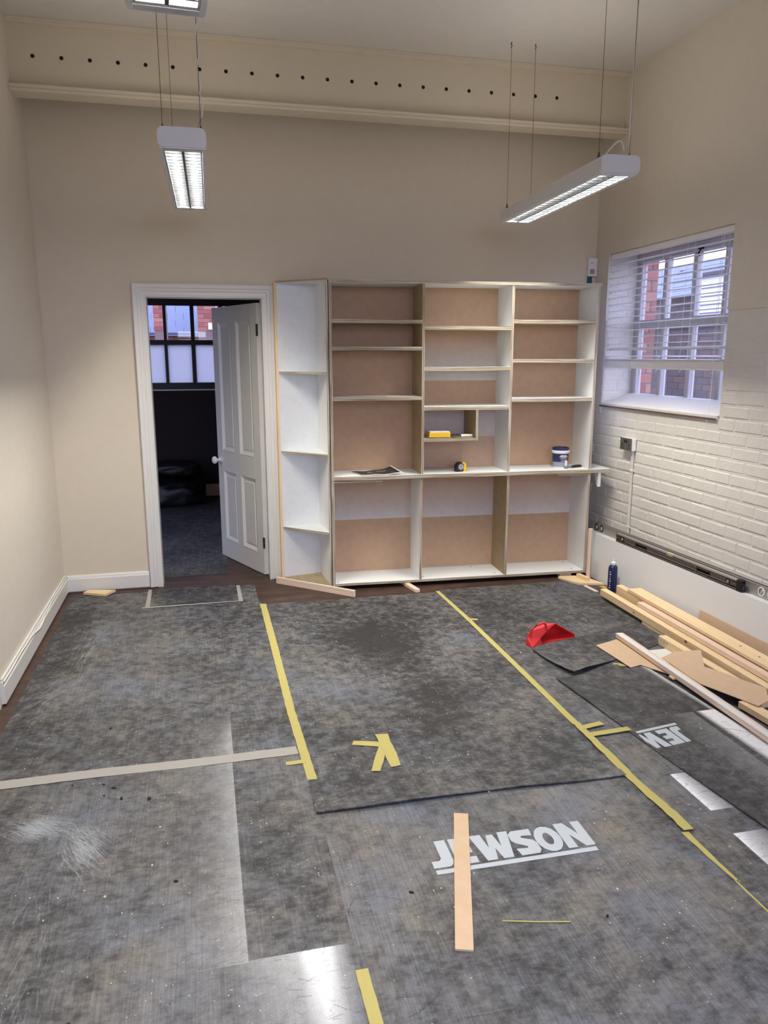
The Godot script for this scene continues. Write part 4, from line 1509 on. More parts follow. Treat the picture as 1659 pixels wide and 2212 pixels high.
func rows_panel(called: String, parent: Node3D, x0: float, x1: float, z: float, rows: Array) -> void:
	# a thin back board with primer sprayed on in bands: rows of [y, amount of primer]
	var b := MB.new()
	var raw := Color(0.60, 0.40, 0.255)
	var prim := Color(0.76, 0.72, 0.68)
	for k in rows.size() - 1:
		var y0: float = rows[k][0]
		var y1: float = rows[k + 1][0]
		var n := 6
		for s in n:
			var f0 := float(s) / n
			var f1 := float(s + 1) / n
			var c0 := raw.lerp(prim, lerpf(rows[k][1], rows[k + 1][1], f0))
			var c1 := raw.lerp(prim, lerpf(rows[k][1], rows[k + 1][1], f1))
			if y1 - y0 < 0.004 and s > 0:
				break
			if y1 - y0 < 0.004:
				f1 = 1.0
				c1 = raw.lerp(prim, rows[k + 1][1])
			var A := lerpf(y0, y1, f0)
			var B := lerpf(y0, y1, f1)
			var st := b.v.size()
			b.quad(Vector3(x0, A, z), Vector3(x1, A, z), Vector3(x1, B, z), Vector3(x0, B, z), Vector3(0, 0, 1))
			for q in range(st, b.v.size()):
				b.c[q] = c0 if absf(b.v[q].y - A) < absf(b.v[q].y - B) else c1
	b.col = raw
	b.span(Vector3(x0, rows[0][0], z - 0.006), Vector3(x1, rows[-1][0], z), 0.0, 16)
	obj(called, b, M.hardboard, parent)

func bookcase() -> void:
	var TH := atan2(0.092, 1.886)
	var t := thing("bookcase", "tall three-bay bookcase of raw and white-primed boards against the back wall", "bookcase", Vector3(1.811, 0, 0.391), -TH)
	var zb := -0.300
	var P: Material = M.primed
	var R: Material = M.mdf_raw
	var E: Material = M.edge
	board("side_panel", t, Vector3(0, 0.03, zb), Vector3(0.019, 2.082, 0), P, E)
	board("side_panel", t, Vector3(1.868, 0.03, zb), Vector3(1.887, 0.779, 0), P, E)
	board("side_panel", t, Vector3(1.868, 0.806, zb), Vector3(1.887, 2.078, 0), P, E)
	board("top_panel", t, Vector3(0.0, 2.078, zb), Vector3(1.898, 2.096, 0.004), R, E, P)
	board("bottom_shelf", t, Vector3(0.019, 0.03, zb), Vector3(1.868, 0.048, 0), P, E)
	var d1 := board("divider", t, Vector3(0.626, 0.806, zb), Vector3(0.644, 2.078, -0.001), R, E)
	d1.set_meta("label", "unpainted olive-brown divider")
	board("divider", t, Vector3(1.250, 0.806, zb), Vector3(1.269, 2.078, -0.001), P, E)
	board("divider", t, Vector3(0.619, 0.048, zb), Vector3(0.637, 0.779, -0.001), P, E)
	var d2 := board("divider", t, Vector3(1.252, 0.048, zb), Vector3(1.270, 0.779, -0.001), R, E)
	d2.set_meta("label", "unpainted olive-brown divider")
	for k: Array in [[0.019, 0.626, 1.846, R], [0.019, 0.626, 1.671, R], [0.019, 0.626, 1.340, R], [0.644, 1.250, 1.806, R], [0.644, 1.250, 1.534, P], [0.644, 1.250, 1.268, P], [1.269, 1.868, 1.851, R], [1.269, 1.868, 1.586, P], [1.269, 1.868, 1.318, R]]:
		board("shelf", t, Vector3(k[0], k[2] - 0.024, zb), Vector3(k[1], k[2], -0.002), P, E, k[3])
	# small raw pigeonhole hung under the third middle shelf
	board("pigeonhole_floor", t, Vector3(0.644, 1.031, zb), Vector3(1.014, 1.050, -0.003), R, E)
	board("pigeonhole_side", t, Vector3(1.014, 1.031, zb), Vector3(1.031, 1.244, -0.003), R, E)
	# backs, with primer drifted on where shelves once masked them
	rows_panel("back_panel", t, 0.019, 0.626, zb + 0.006, [[0.806, 0.0], [2.078, 0.0]])
	rows_panel("back_panel", t, 0.644, 1.250, zb + 0.006, [[0.806, 0.1], [1.030, 0.15], [1.0305, 0.75], [1.244, 0.75], [1.245, 0.0], [1.435, 0.0], [1.4355, 0.9], [1.53, 0.9], [1.60, 0.6], [1.72, 0.12], [2.078, 0.0]])
	rows_panel("back_panel", t, 1.269, 1.868, zb + 0.006, [[0.806, 0.0], [1.6, 0.0], [2.078, 0.0]])
	for k: Array in [[0.019, 0.619, 0.44], [0.637, 1.252, 0.435], [1.270, 1.868, 0.43]]:
		rows_panel("back_panel", t, k[0], k[1], zb + 0.006, [[0.048, 0.05], [k[2], 0.0], [k[2] + 0.0005, 1.0], [0.49, 0.8], [0.57, 0.45], [0.66, 0.18], [0.779, 0.04]])
	for k: Array in [[0.004, 0.353], [1.634, 1.879]]:
		var o := board("support_batten", t, Vector3(k[0], 0.762, -0.018), Vector3(k[1], 0.7785, 0.002), M.pine, E)
		o.set_meta("label", "pine batten under the worktop edge")
	for k: Array in [[0.04, 0.056, -0.03], [0.66, 0.0485, -0.06], [1.20, 0.0485, -0.06], [1.08, 0.0485, -0.26], [1.80, 0.0485, -0.06], [1.82, 0.0485, -0.25]]:
		var b := MB.new()
		b.lathe([Vector2(0, 0.003), Vector2(0.004, 0.002), Vector2(0.005, 0.0)], Transform3D(Basis(), Vector3(k[0], 0.0478, k[2])), 10)
		obj("screw", b, M.dark_plastic, t)
	b_feet(t)
	# worktop running on to the right wall
	var w := thing("worktop", "continuous white worktop through the middle of the bookcase, running on to the right wall", "worktop", Vector3(1.811, 0, 0.391), -TH)
	board("top_board", w, Vector3(0.0195, 0.7795, zb + 0.008), Vector3(2.032, 0.8055, 0.012), P, E, R)
	# bracket holding its free end
	var br := MB.new()
	br.prism(pv([0.0, 0.7785, 0.0, 0.675, 0.016, 0.675, 0.02, 0.69, 0.05, 0.755, 0.05, 0.7785]), Transform3D(Basis(Vector3(0, 0, -1), Vector3(0, 1, 0), Vector3(1, 0, 0)), Vector3(0, 0, 0.0)), 1.945, 1.967)
	var bo := obj("bracket", br, M.white_plastic, w)
	bo.set_meta("label", "white bracket under the worktop's free end")

func b_feet(t: Node3D) -> void:
	var o := boxobj("packing_strip", Vector3(1.686, 0.006, -0.06), Vector3(1.781, 0.0298, -0.01), M.pine, t, 0.001)
	o.set_meta("label", "pine packing strip under the right end")
	boxobj("packing_strip", Vector3(0.05, 0.001, -0.28), Vector3(0.09, 0.0298, -0.1), M.pine, t, 0.001)
	boxobj("packing_strip", Vector3(1.0, 0.001, -0.28), Vector3(1.04, 0.0298, -0.1), M.pine, t, 0.001)

# ---------------------------------------------------------------- corner unit between door frame and bookcase
func corner_unit() -> void:
	var t := thing("corner_shelf_unit", "narrow white corner unit of triangular shelves between door frame and bookcase", "shelf unit", Vector3.ZERO)
	var A := Vector2(1.503, 0.118)
	var C := Vector2(1.772, 0.072)
	var B := Vector2(1.798, 0.392)
	var b := MB.new()
	var n := (C - A).normalized()
	var q := Vector2(n.y, -n.x)   # towards the wall
	b.slab(PackedVector2Array([A, C, C + q * 0.016, A + q * 0.016]), 0.03, 2.09)
	obj("back_panel", b, M.primed, t)
	b = MB.new()
	var n2 := (B - C).normalized()
	var q2 := Vector2(-n2.y, n2.x)
	if q2.x < 0:
		q2 = -q2
	b.slab(PackedVector2Array([C, B, B + q2 * 0.006, C + q2 * 0.006]), 0.03, 2.09)
	obj("side_panel", b, M.primed, t)
	b = MB.new()
	b.span(Vector3(B.x - 0.008, 0.03, B.y + 0.001), Vector3(B.x + 0.006, 2.09, B.y + 0.0045))
	obj("edge_lipping", b, M.edge, t)
	var A2 := A + Vector2(0.002, 0.001)
	for y: float in [0.417, 0.960, 1.506]:
		var c := MB.new()
		c.slab(PackedVector2Array([A2, C, B]), y - 0.015, y)
		var e := MB.new()
		edge_strip(e, A2, B, y - 0.015, y)
		inst("shelf", mesh_of([[c, M.primed], [e, M.edge]]), t)
	var c := MB.new()
	c.slab(PackedVector2Array([A2, C, B]), 0.03, 0.046)
	var e := MB.new()
	edge_strip(e, A2, B, 0.03, 0.046)
	var bs := inst("bottom_shelf", mesh_of([[c, M.mdf_raw], [e, M.edge]]), t)
	bs.set_meta("label", "unpainted triangular bottom board")
	c = MB.new()
	c.slab(PackedVector2Array([A + Vector2(-0.01, 0.004), C + Vector2(-0.01, -0.02), Vector2(1.798, 0.07), B + Vector2(0.006, 0.006), B + Vector2(-0.006, 0.006)]), 2.092, 2.103)
	obj("top_board", c, M.mdf_raw, t)
	c = MB.new()
	c.slab(PackedVector2Array([A2, C, B]), 2.0885, 2.0918)
	obj("top_lining", c, M.primed, t)
	var s := boxobj("scribe_strip", Vector3(1.486, 0.03, 0.036), Vector3(1.5025, 2.095, 0.115), M.pine, t, 0.001)
	s.set_meta("label", "bare pine strip up the left edge")
	for w: Array in [[1.52, 0.13, 0.105], [1.745, 0.047, 0.115]]:
		var p := MB.new()
		p.tube([Vector3(w[0], w[1], w[2]), Vector3(w[0] + 0.018, w[1] + 0.004, w[2] + 0.008)], 0.003, 6)
		obj("dowel", p, M.white_plastic, t)

func edge_strip(e: MB, a: Vector2, b: Vector2, y0: float, y1: float) -> void:
	var d := (b - a).normalized()
	var n := Vector2(-d.y, d.x)
	if n.y < 0:
		n = -n
	var o := n * 0.0008
	var P := [Vector3(a.x + o.x, y0, a.y + o.y), Vector3(b.x + o.x, y0, b.y + o.y), Vector3(b.x + o.x, y1, b.y + o.y), Vector3(a.x + o.x, y1, a.y + o.y)]
	var l := a.distance_to(b)
	var r := rng.randf()
	e.quad(P[0], P[1], P[2], P[3], Vector3(n.x, 0, n.y), Vector2(r, r), Vector2(r + l, r), Vector2(r + l, r + y1 - y0), Vector2(r, r + y1 - y0))

# ---------------------------------------------------------------- things on the shelves
func shelf_items() -> void:
	var TH := atan2(0.092, 1.886)
	var F := Transform3D(Basis(Vector3.UP, -TH), Vector3(1.811, 0, 0.391))   # the bookcase's own frame
	var y := 0.8055
	# crumpled printed leaflet
	var t := thing("leaflet", "creased dark-printed leaflet lying on the worktop in the left bay", "leaflet", F * Vector3(0.33, y, -0.10), -TH)
	var b := MB.new()
	var f := func(u: float, v: float) -> Vector3:
		var x := (u - 0.5) * 0.29 + (v - 0.5) * 0.05
		var z := (v - 0.5) * 0.19
		return Vector3(x, 0.003 + 0.012 * pow(u, 6.0) + 0.004 * (0.5 + 0.5 * sin(u * 14.0 + v * 3.0)) + 0.022 * pow(u, 3.0) * (1.0 - v), z)
	b.sheet(f, 18, 10, 0.001, [-0.2, -0.2, 0.4, 0.4])
	obj("sheet", b, M.paper, t)
	b = MB.new()
	b.sheet(func(u: float, v: float) -> Vector3: return f.call(0.015 + 0.95 * u, 0.03 + 0.86 * v) + Vector3(0, 0.0008, 0), 18, 8, 0.0006, [-0.2, -0.2, 0.4, 0.4])
	obj("printed_area", b, M.print_dark, t)
	b = MB.new()
	b.sheet(func(u: float, v: float) -> Vector3: return f.call(0.30 + 0.10 * u, 0.36 + 0.14 * v) + Vector3(0, 0.0018, 0), 3, 3, 0.0006, [-0.2, -0.2, 0.4, 0.4])
	b.sheet(func(u: float, v: float) -> Vector3: return f.call(0.55 + 0.22 * u, 0.30 + 0.08 * v) + Vector3(0, 0.0018, 0), 5, 3, 0.0006, [-0.2, -0.2, 0.4, 0.4])
	obj("printed_picture", b, M.label_grey, t)
	# tape measure
	t = thing("tape_measure", "black and yellow tape measure on the worktop in the middle bay", "tape measure", F * Vector3(0.93, y, -0.085), -TH + 0.25)
	b = MB.new()
	var shell_poly := pv([-0.036, 0.0, 0.034, 0.0, 0.036, 0.012, 0.036, 0.045, 0.028, 0.06, 0.006, 0.066, -0.018, 0.064, -0.034, 0.05, -0.038, 0.03])
	b.prism(shell_poly, Transform3D(Basis(), Vector3.ZERO), -0.02, 0.02)
	var cse := obj("case", b, M.dark_plastic, t)
	b = MB.new()
	b.lathe([Vector2(0, 0.0015), Vector2(0.020, 0.0015), Vector2(0.022, 0.0)], Transform3D(Basis(Vector3(1, 0, 0), Vector3(0, 0, 1), Vector3(0, -1, 0)), Vector3(-0.004, 0.034, 0.02)), 18)
	obj("side_disc", b, M.label_grey, cse)
	b = MB.new()
	b.prism(pv([0.016, -0.0, 0.039, 0.0, 0.039, 0.046, 0.03, 0.063, 0.008, 0.068, 0.004, 0.06, 0.02, 0.05]), Transform3D(), -0.0212, 0.0212)
	obj("yellow_band", b, M.yellow, t)
	b = MB.new()
	b.span(Vector3(0.0385, 0.018, -0.011), Vector3(0.0405, 0.036, 0.011), 0.0005)
	obj("lock_button", b, M.black, cse)
	b = MB.new()
	b.span(Vector3(0.038, 0.003, -0.01), Vector3(0.052, 0.0042, 0.01))
	b.span(Vector3(0.050, -0.0, -0.009), Vector3(0.0515, 0.0042, 0.009))
	obj("hook", b, M.steel, t)
	# tub of filler
	t = thing("tub", "white filler tub with navy lid and label on the worktop in the right bay", "tub", F * Vector3(1.705, y, -0.13), -TH)
	b = MB.new()
	b.lathe([Vector2(0, 0.0), Vector2(0.052, 0.0), Vector2(0.055, 0.004), Vector2(0.059, 0.112), Vector2(0.064, 0.114), Vector2(0.0645, 0.128), Vector2(0.060, 0.130)], Transform3D(), 32)
	obj("pot", b, M.white_plastic, t)
	b = MB.new()
	b.lathe([Vector2(0.0, 0.142), Vector2(0.048, 0.142), Vector2(0.050, 0.148), Vector2(0.060, 0.148), Vector2(0.0615, 0.142), Vector2(0.0615, 0.129), Vector2(0.058, 0.128)], Transform3D(), 32)
	obj("lid", b, M.navy, t)
	b = MB.new()
	b.lathe([Vector2(0.0556, 0.010), Vector2(0.0571, 0.046)], Transform3D(), 32)
	obj("label_band", b, M.label_grey, t)
	b = MB.new()
	b.lathe([Vector2(0.0571, 0.046), Vector2(0.0595, 0.106)], Transform3D(), 32)
	obj("label_band", b, M.navy, t)
	for k in 6:
		b = MB.new()
		var hh := 0.096 - k * 0.0085
		var wdt: float = [0.62, 0.8, 0.5, 0.72, 0.42, 0.6][k]
		for s in 8:
			var a0 := PI / 2 + wdt * (float(s) / 8.0 - 0.5) * 1.3
			var a1 := PI / 2 + wdt * (float(s + 1) / 8.0 - 0.5) * 1.3
			var r := 0.0604
			b.quad(Vector3(cos(a0) * r, hh, sin(a0) * r), Vector3(cos(a1) * r, hh, sin(a1) * r), Vector3(cos(a1) * r, hh - (0.005 if k < 2 else 0.002), sin(a1) * r), Vector3(cos(a0) * r, hh - (0.005 if k < 2 else 0.002), sin(a0) * r), Vector3(cos((a0 + a1) / 2), 0, sin((a0 + a1) / 2)))
		obj("printed_line", b, M.white_plastic, t)
	b = MB.new()
	b.box(Transform3D(Basis(Vector3.UP, 0.35), Vector3(0.0206, 0.036, 0.0550)), Vector3(0.022, 0.042, 0.002))
	obj("barcode_patch", b, M.white_plastic, t)
	# utility knife
	t = thing("utility_knife", "small steel and black utility knife lying beside the filler tub", "knife", F * Vector3(1.785, y, -0.09), -TH + 0.32)
	b = MB.new()
	b.prism(pv([-0.01, 0.0, 0.075, 0.0, 0.082, 0.006, 0.08, 0.016, 0.05, 0.02, 0.0, 0.017, -0.012, 0.01]), Transform3D(), -0.008, 0.008)
	obj("handle", b, M.dark_plastic, t)
	b = MB.new()
	b.span(Vector3(0.03, 0.0165, -0.006), Vector3(0.066, 0.0215, 0.006), 0.001)
	obj("slider", b, M.steel, t)
	b = MB.new()
	b.prism(pv([-0.075, 0.002, -0.008, 0.002, -0.008, 0.014, -0.05, 0.014, -0.072, 0.008]), Transform3D(), -0.0035, 0.0035)
	b.lathe([Vector2(0.0, 0.012), Vector2(0.013, 0.012), Vector2(0.014, 0.0), Vector2(0, 0.0)], Transform3D(Basis(), Vector3(-0.066, 0.0, 0.004)), 14)
	obj("nose", b, M.steel, t)
	# yellow box, trowel and paper in the pigeonhole
	var py := 1.050
	t = thing("carton", "small yellow and white carton in the pigeonhole", "carton", F * Vector3(0.765, py, -0.07), -TH - 0.04)
	b = MB.new()
	b.span(Vector3(-0.075, 0.006, -0.045), Vector3(0.075, 0.038, 0.045), 0.0015)
	obj("body", b, M.yellow, t)
	b = MB.new()
	b.span(Vector3(-0.07, 0.0382, -0.042), Vector3(0.072, 0.046, 0.043), 0.003)
	obj("paper_flap", b, M.paper, t)
	b = MB.new()
	b.span(Vector3(0.0755, 0.006, -0.04), Vector3(0.079, 0.04, 0.042), 0.001)
	obj("end_flap", b, M.sill_edge, t)
	b = MB.new()
	b.sheet(func(u: float, v: float) -> Vector3: return F * Vector3(0.68 + 0.16 * u, py + 0.003 + 0.002 * sin(u * 9.0), -0.13 + 0.09 * v + 0.02 * u), 10, 5, 0.001, [2, 0, 1, 1])
	tag(obj("paper_scrap", b, M.paper), "white paper scrap under the yellow carton in the pigeonhole", "paper")
	t = thing("filling_knife", "white-handled filling knife lying right of the yellow carton in the pigeonhole", "filling knife", F * Vector3(0.925, py, -0.055), -TH + 0.1)
	b = MB.new()
	b.prism(pv([-0.07, -0.035, -0.02, -0.014, 0.0, -0.008, 0.0, 0.008, -0.02, 0.014, -0.07, 0.035]), Transform3D(Basis(Vector3(1, 0, 0), Vector3(0, 0, 1), Vector3(0, -1, 0)), Vector3(0, 0.010, 0)), -0.0008, 0.0008)
	obj("blade", b, M.steel, t)
	b = MB.new()
	b.tube([Vector3(-0.004, 0.011, 0), Vector3(0.02, 0.013, 0), Vector3(0.06, 0.012, 0), Vector3(0.083, 0.011, 0)], 0.0105, 10, 0.9)
	obj("handle", b, M.white_plastic, t)

# ---------------------------------------------------------------- things on the walls and on the ledge
func wall_items() -> void:
	var X := W - 0.0075
	# double socket
	var t := thing("socket", "brushed steel double wall socket on a white box above the surface conduit", "socket", Vector3(X, 0.999, 0.634))
	var b := MB.new()
	b.span(Vector3(-0.034, -0.043, -0.073), Vector3(0, 0.043, 0.073), 0.003)
	obj("back_box", b, M.white_plastic, t)
	b = MB.new()
	b.span(Vector3(-0.038, -0.043, -0.074), Vector3(-0.034, 0.043, 0.074), 0.0012)
	var fp := obj("face_plate", b, M.steel, t)
	for s: float in [-1.0, 1.0]:
		for k: Array in [[0.0, -0.006, 0.004, 0.009], [-0.011, -0.026, 0.0035, 0.0032], [0.011, -0.026, 0.0035, 0.0032]]:
			b = MB.new()
			b.span(Vector3(-0.0388, k[1] - k[3], s * 0.042 + k[0] - k[2]), Vector3(-0.0378, k[1] + k[3], s * 0.042 + k[0] + k[2]))
			obj("pin_slot", b, M.black, fp)
		b = MB.new()
		b.span(Vector3(-0.042, 0.008, s * 0.013 - 0.006), Vector3(-0.038, 0.030, s * 0.013 + 0.006), 0.001)
		obj("rocker_switch", b, M.dark_plastic, fp)
	# conduit
	t = thing("conduit", "thin cream conduit running down the brick wall below the socket", "conduit", Vector3(X, 0, 0.682))
	b = MB.new()
	b.span(Vector3(-0.016, 0.33, -0.009), Vector3(0, 0.957, 0.009), 0.003)
	obj("trunk", b, M.paint_brick, t)
	for y: float in [0.815, 0.412]:
		b = MB.new()
		b.span(Vector3(-0.019, y - 0.009, -0.013), Vector3(0, y + 0.009, 0.013), 0.003)
		b.span(Vector3(-0.006, y - 0.007, -0.03), Vector3(0, y + 0.007, 0.024), 0.002)
		obj("clip", b, M.paint_brick, t)
	# thermostat with its cable
	t = thing("wall_control", "small white control box high in the right corner above the bookcase", "control box", Vector3(3.872, 2.257, 0))
	b = MB.new()
	b.span(Vector3(-0.037, -0.066, 0), Vector3(0.037, 0.066, 0.03), 0.004)
	obj("casing", b, M.white_plastic, t)
	b = MB.new()
	b.span(Vector3(-0.02, 0.028, 0.03), Vector3(-0.002, 0.034, 0.0308))
	obj("lettering", b, M.label_grey, t)
	b = MB.new()
	b.span(Vector3(-0.024, -0.05, 0.03), Vector3(0.014, -0.014, 0.0312), 0.0005)
	obj("grille", b, M.label_grey, t)
	b = MB.new()
	b.span(Vector3(-0.03, -0.16, 0.002), Vector3(0.0, -0.066, 0.022), 0.003)
	var te := obj("cable_tail", b, M.teal, t)
	te.set_meta("label", "teal cable tail below the box")
	b = MB.new()
	b.span(Vector3(0.008, -0.16, 0.0), Vector3(0.022, -0.066, 0.012), 0.002)
	obj("trunk", b, M.paint_back, t)
	# two spirit levels standing on the ledge
	var slope := 0.0174
	var tilt := -atan(slope)
	t = thing("spirit_level", "dark box-section spirit level with black hand holes, standing in front on the ledge", "spirit level", Vector3(3.806, slope_y(0.72) + 0.001, 0.72))
	t.rotation.x = tilt
	var L := 1.30
	b = MB.new()
	for z: Array in [[0.0, 0.245], [0.365, 0.905], [1.02, L]]:
		b.span(Vector3(-0.007, 0.012, z[0]), Vector3(0.007, 0.05, z[1]))
	b.span(Vector3(-0.007, 0.012, 0), Vector3(0.007, 0.018, L))
	b.span(Vector3(-0.007, 0.045, 0), Vector3(0.007, 0.05, L))
	obj("web", b, M.level_dark, t)
	for y: Array in [[0.0, 0.012], [0.05, 0.0625]]:
		b = MB.new()
		b.span(Vector3(-0.012, y[0], 0), Vector3(0.012, y[1], L), 0.002)
		obj("rail", b, M.level_dark if y[0] < 0.01 else M.level_rail, t)
	for y: float in [0.02, 0.043]:
		b = MB.new()
		b.span(Vector3(-0.0085, y - 0.0015, 0.1), Vector3(-0.0065, y + 0.0015, 1.2))
		obj("groove_line", b, M.level_rail, t)
	for z: Array in [[0.24, 0.37], [0.90, 1.025]]:
		b = MB.new()
		b.span(Vector3(-0.0095, 0.013, z[0]), Vector3(0.0095, 0.05, z[0] + 0.006), 0.001)
		b.span(Vector3(-0.0095, 0.013, z[1] - 0.006), Vector3(0.0095, 0.05, z[1]), 0.001)
		b.span(Vector3(-0.0095, 0.012, z[0]), Vector3(0.0095, 0.019, z[1]), 0.001)
		b.span(Vector3(-0.0095, 0.044, z[0]), Vector3(0.0095, 0.051, z[1]), 0.001)
		b.span(Vector3(0.004, 0.017, z[0] + 0.004), Vector3(0.0055, 0.046, z[1] - 0.004))
		obj("hand_hole", b, M.black, t)
	for z: float in [0.07, 1.18]:
		b = MB.new()
		var VT := Transform3D(Basis(Vector3(0, 0, 1), Vector3(-1, 0, 0), Vector3(0, -1, 0)), Vector3(-0.0065, 0.031, z))
		b.lathe([Vector2(0.012, 0.003), Vector2(0.019, 0.003), Vector2(0.02, 0.0)], VT, 20)
		var r := obj("vial_ring", b, M.black, t)
		b = MB.new()
		b.lathe([Vector2(0.0, 0.001), Vector2(0.0125, 0.001)], VT, 20)
		b.tube([Vector3(-0.009, 0.022, z - 0.008), Vector3(-0.009, 0.04, z + 0.008)], 0.004, 8)
		obj("vial", b, M.label_grey if z > 1.0 else M.vial, t)
	b = MB.new()
	b.span(Vector3(-0.009, 0.04, 0.60), Vector3(0.009, 0.064, 0.66), 0.003)
	b.tube([Vector3(-0.008, 0.052, 0.605), Vector3(-0.008, 0.052, 0.655)], 0.005, 8)
	var cv := obj("top_vial", b, M.vial, t)
	cv.set_meta("label", "greenish top vial in the middle")
	b = MB.new()
	b.span(Vector3(-0.0135, -0.0005, L - 0.045), Vector3(0.0135, 0.065, L), 0.003)
	obj("end_cap", b, M.black, t)
	b = MB.new()
	b.span(Vector3(-0.0125, 0.0, -0.006), Vector3(0.0125, 0.063, 0.0), 0.001)
	obj("end_cap", b, M.level_dark, t)
	t = thing("spirit_level", "longer silver spirit level with pale vials, standing behind the dark one on the ledge", "spirit level", Vector3(3.845, slope_y(0.33) + 0.001, 0.33))
	t.rotation.x = tilt
	b = MB.new()
	b.span(Vector3(-0.012, 0.0, 0.0), Vector3(0.012, 0.066, 1.98), 0.002)
	b.span(Vector3(-0.0135, 0.0, 0.0), Vector3(0.0135, 0.007, 1.98), 0.001)
	b.span(Vector3(-0.0135, 0.059, 0.0), Vector3(0.0135, 0.066, 1.98), 0.001)
	obj("body", b, M.level_rail, t)
	for z: float in [0.075, 1.83]:
		b = MB.new()
		for s: float in [-1.0, 1.0]:
			var VT := Transform3D(Basis(Vector3(0, 0, 1), Vector3(-1, 0, 0), Vector3(0, -1, 0)), Vector3(-0.0125, 0.034, z + s * 0.035))
			b.lathe([Vector2(0.018, 0.0025), Vector2(0.025, 0.0025), Vector2(0.026, 0.0)], VT, 20)
		obj("vial_frame", b, M.black if z < 1 else M.white_plastic, t)
		b = MB.new()
		for s: float in [-1.0, 1.0]:
			b.tube([Vector3(-0.0135, 0.022, z + s * 0.035), Vector3(-0.0135, 0.046, z + s * 0.035 + (0.012 if s < 0 else 0.0))], 0.006, 8)
		obj("vial", b, M.vial, t)
	# white cable along the top of the left skirting
	b = MB.new()
	var pts := []
	for k in 40:
		var z := 0.03 + k * 0.0455
		var dip := 0.03 * exp(-pow((z - 0.98) / 0.14, 2.0)) + 0.012 * exp(-pow((z - 0.78) / 0.08, 2.0))
		pts.append(Vector3(0.020 + 0.004 * clampf(dip / 0.03, 0, 1), 0.125 - dip + 0.002 * sin(z * 14.0), z))
	b.tube(pts, 0.0035, 6)
	tag(obj("cable", b, M.cord), "thin white cable sagging along the top of the left skirting board", "cable")
	b = MB.new()
	b.span(Vector3(0.001, 0.1235, 0.03), Vector3(0.012, 0.134, 1.79), 0.002)
	tag(obj("cable_trunking", b, M.gloss), "slim white trunking along the top of the left skirting board", "trunking")

# ---------------------------------------------------------------- timber pile by the right wall
func stick(called: String, label: String, cat: String, a: Vector3, c: Vector3, w: float, h: float, m: Material, bev := 0.0015, roll := 0.0) -> Node3D:
	# a length of timber from a to c (centre of its underside)
	var d := (c - a).normalized()
	var s := d.cross(Vector3.UP).normalized()
	var u := s.cross(d).normalized()
	var B := Basis(s, u, -d)
	if roll != 0.0:
		B = B * Basis(Vector3(0, 0, 1), roll)
	var t := thing(called, label, cat, (a + c) * 0.5)
	t.basis = B
	var b := MB.new()
	b.off = Vector2(rng.randf() * 4.0, rng.randf() * 4.0)
	b.box(Transform3D(Basis(), Vector3(0, h / 2, 0)), Vector3(w, h, a.distance_to(c)), bev)
	obj("length", b, m, t)
	return t

func knot(t: Node3D, p: Vector3, n: Vector3, r := 0.006) -> void:
	var b := MB.new()
	var u := n.cross(Vector3(0, 0, 1)).normalized()
	b.lathe([Vector2(0, 0.0006), Vector2(r * 0.6, 0.0006), Vector2(r, 0.0)], Transform3D(Basis(u, n, u.cross(n)), p), 10, 1.0, 1.8)
	obj("knot", b, M.knot, t)

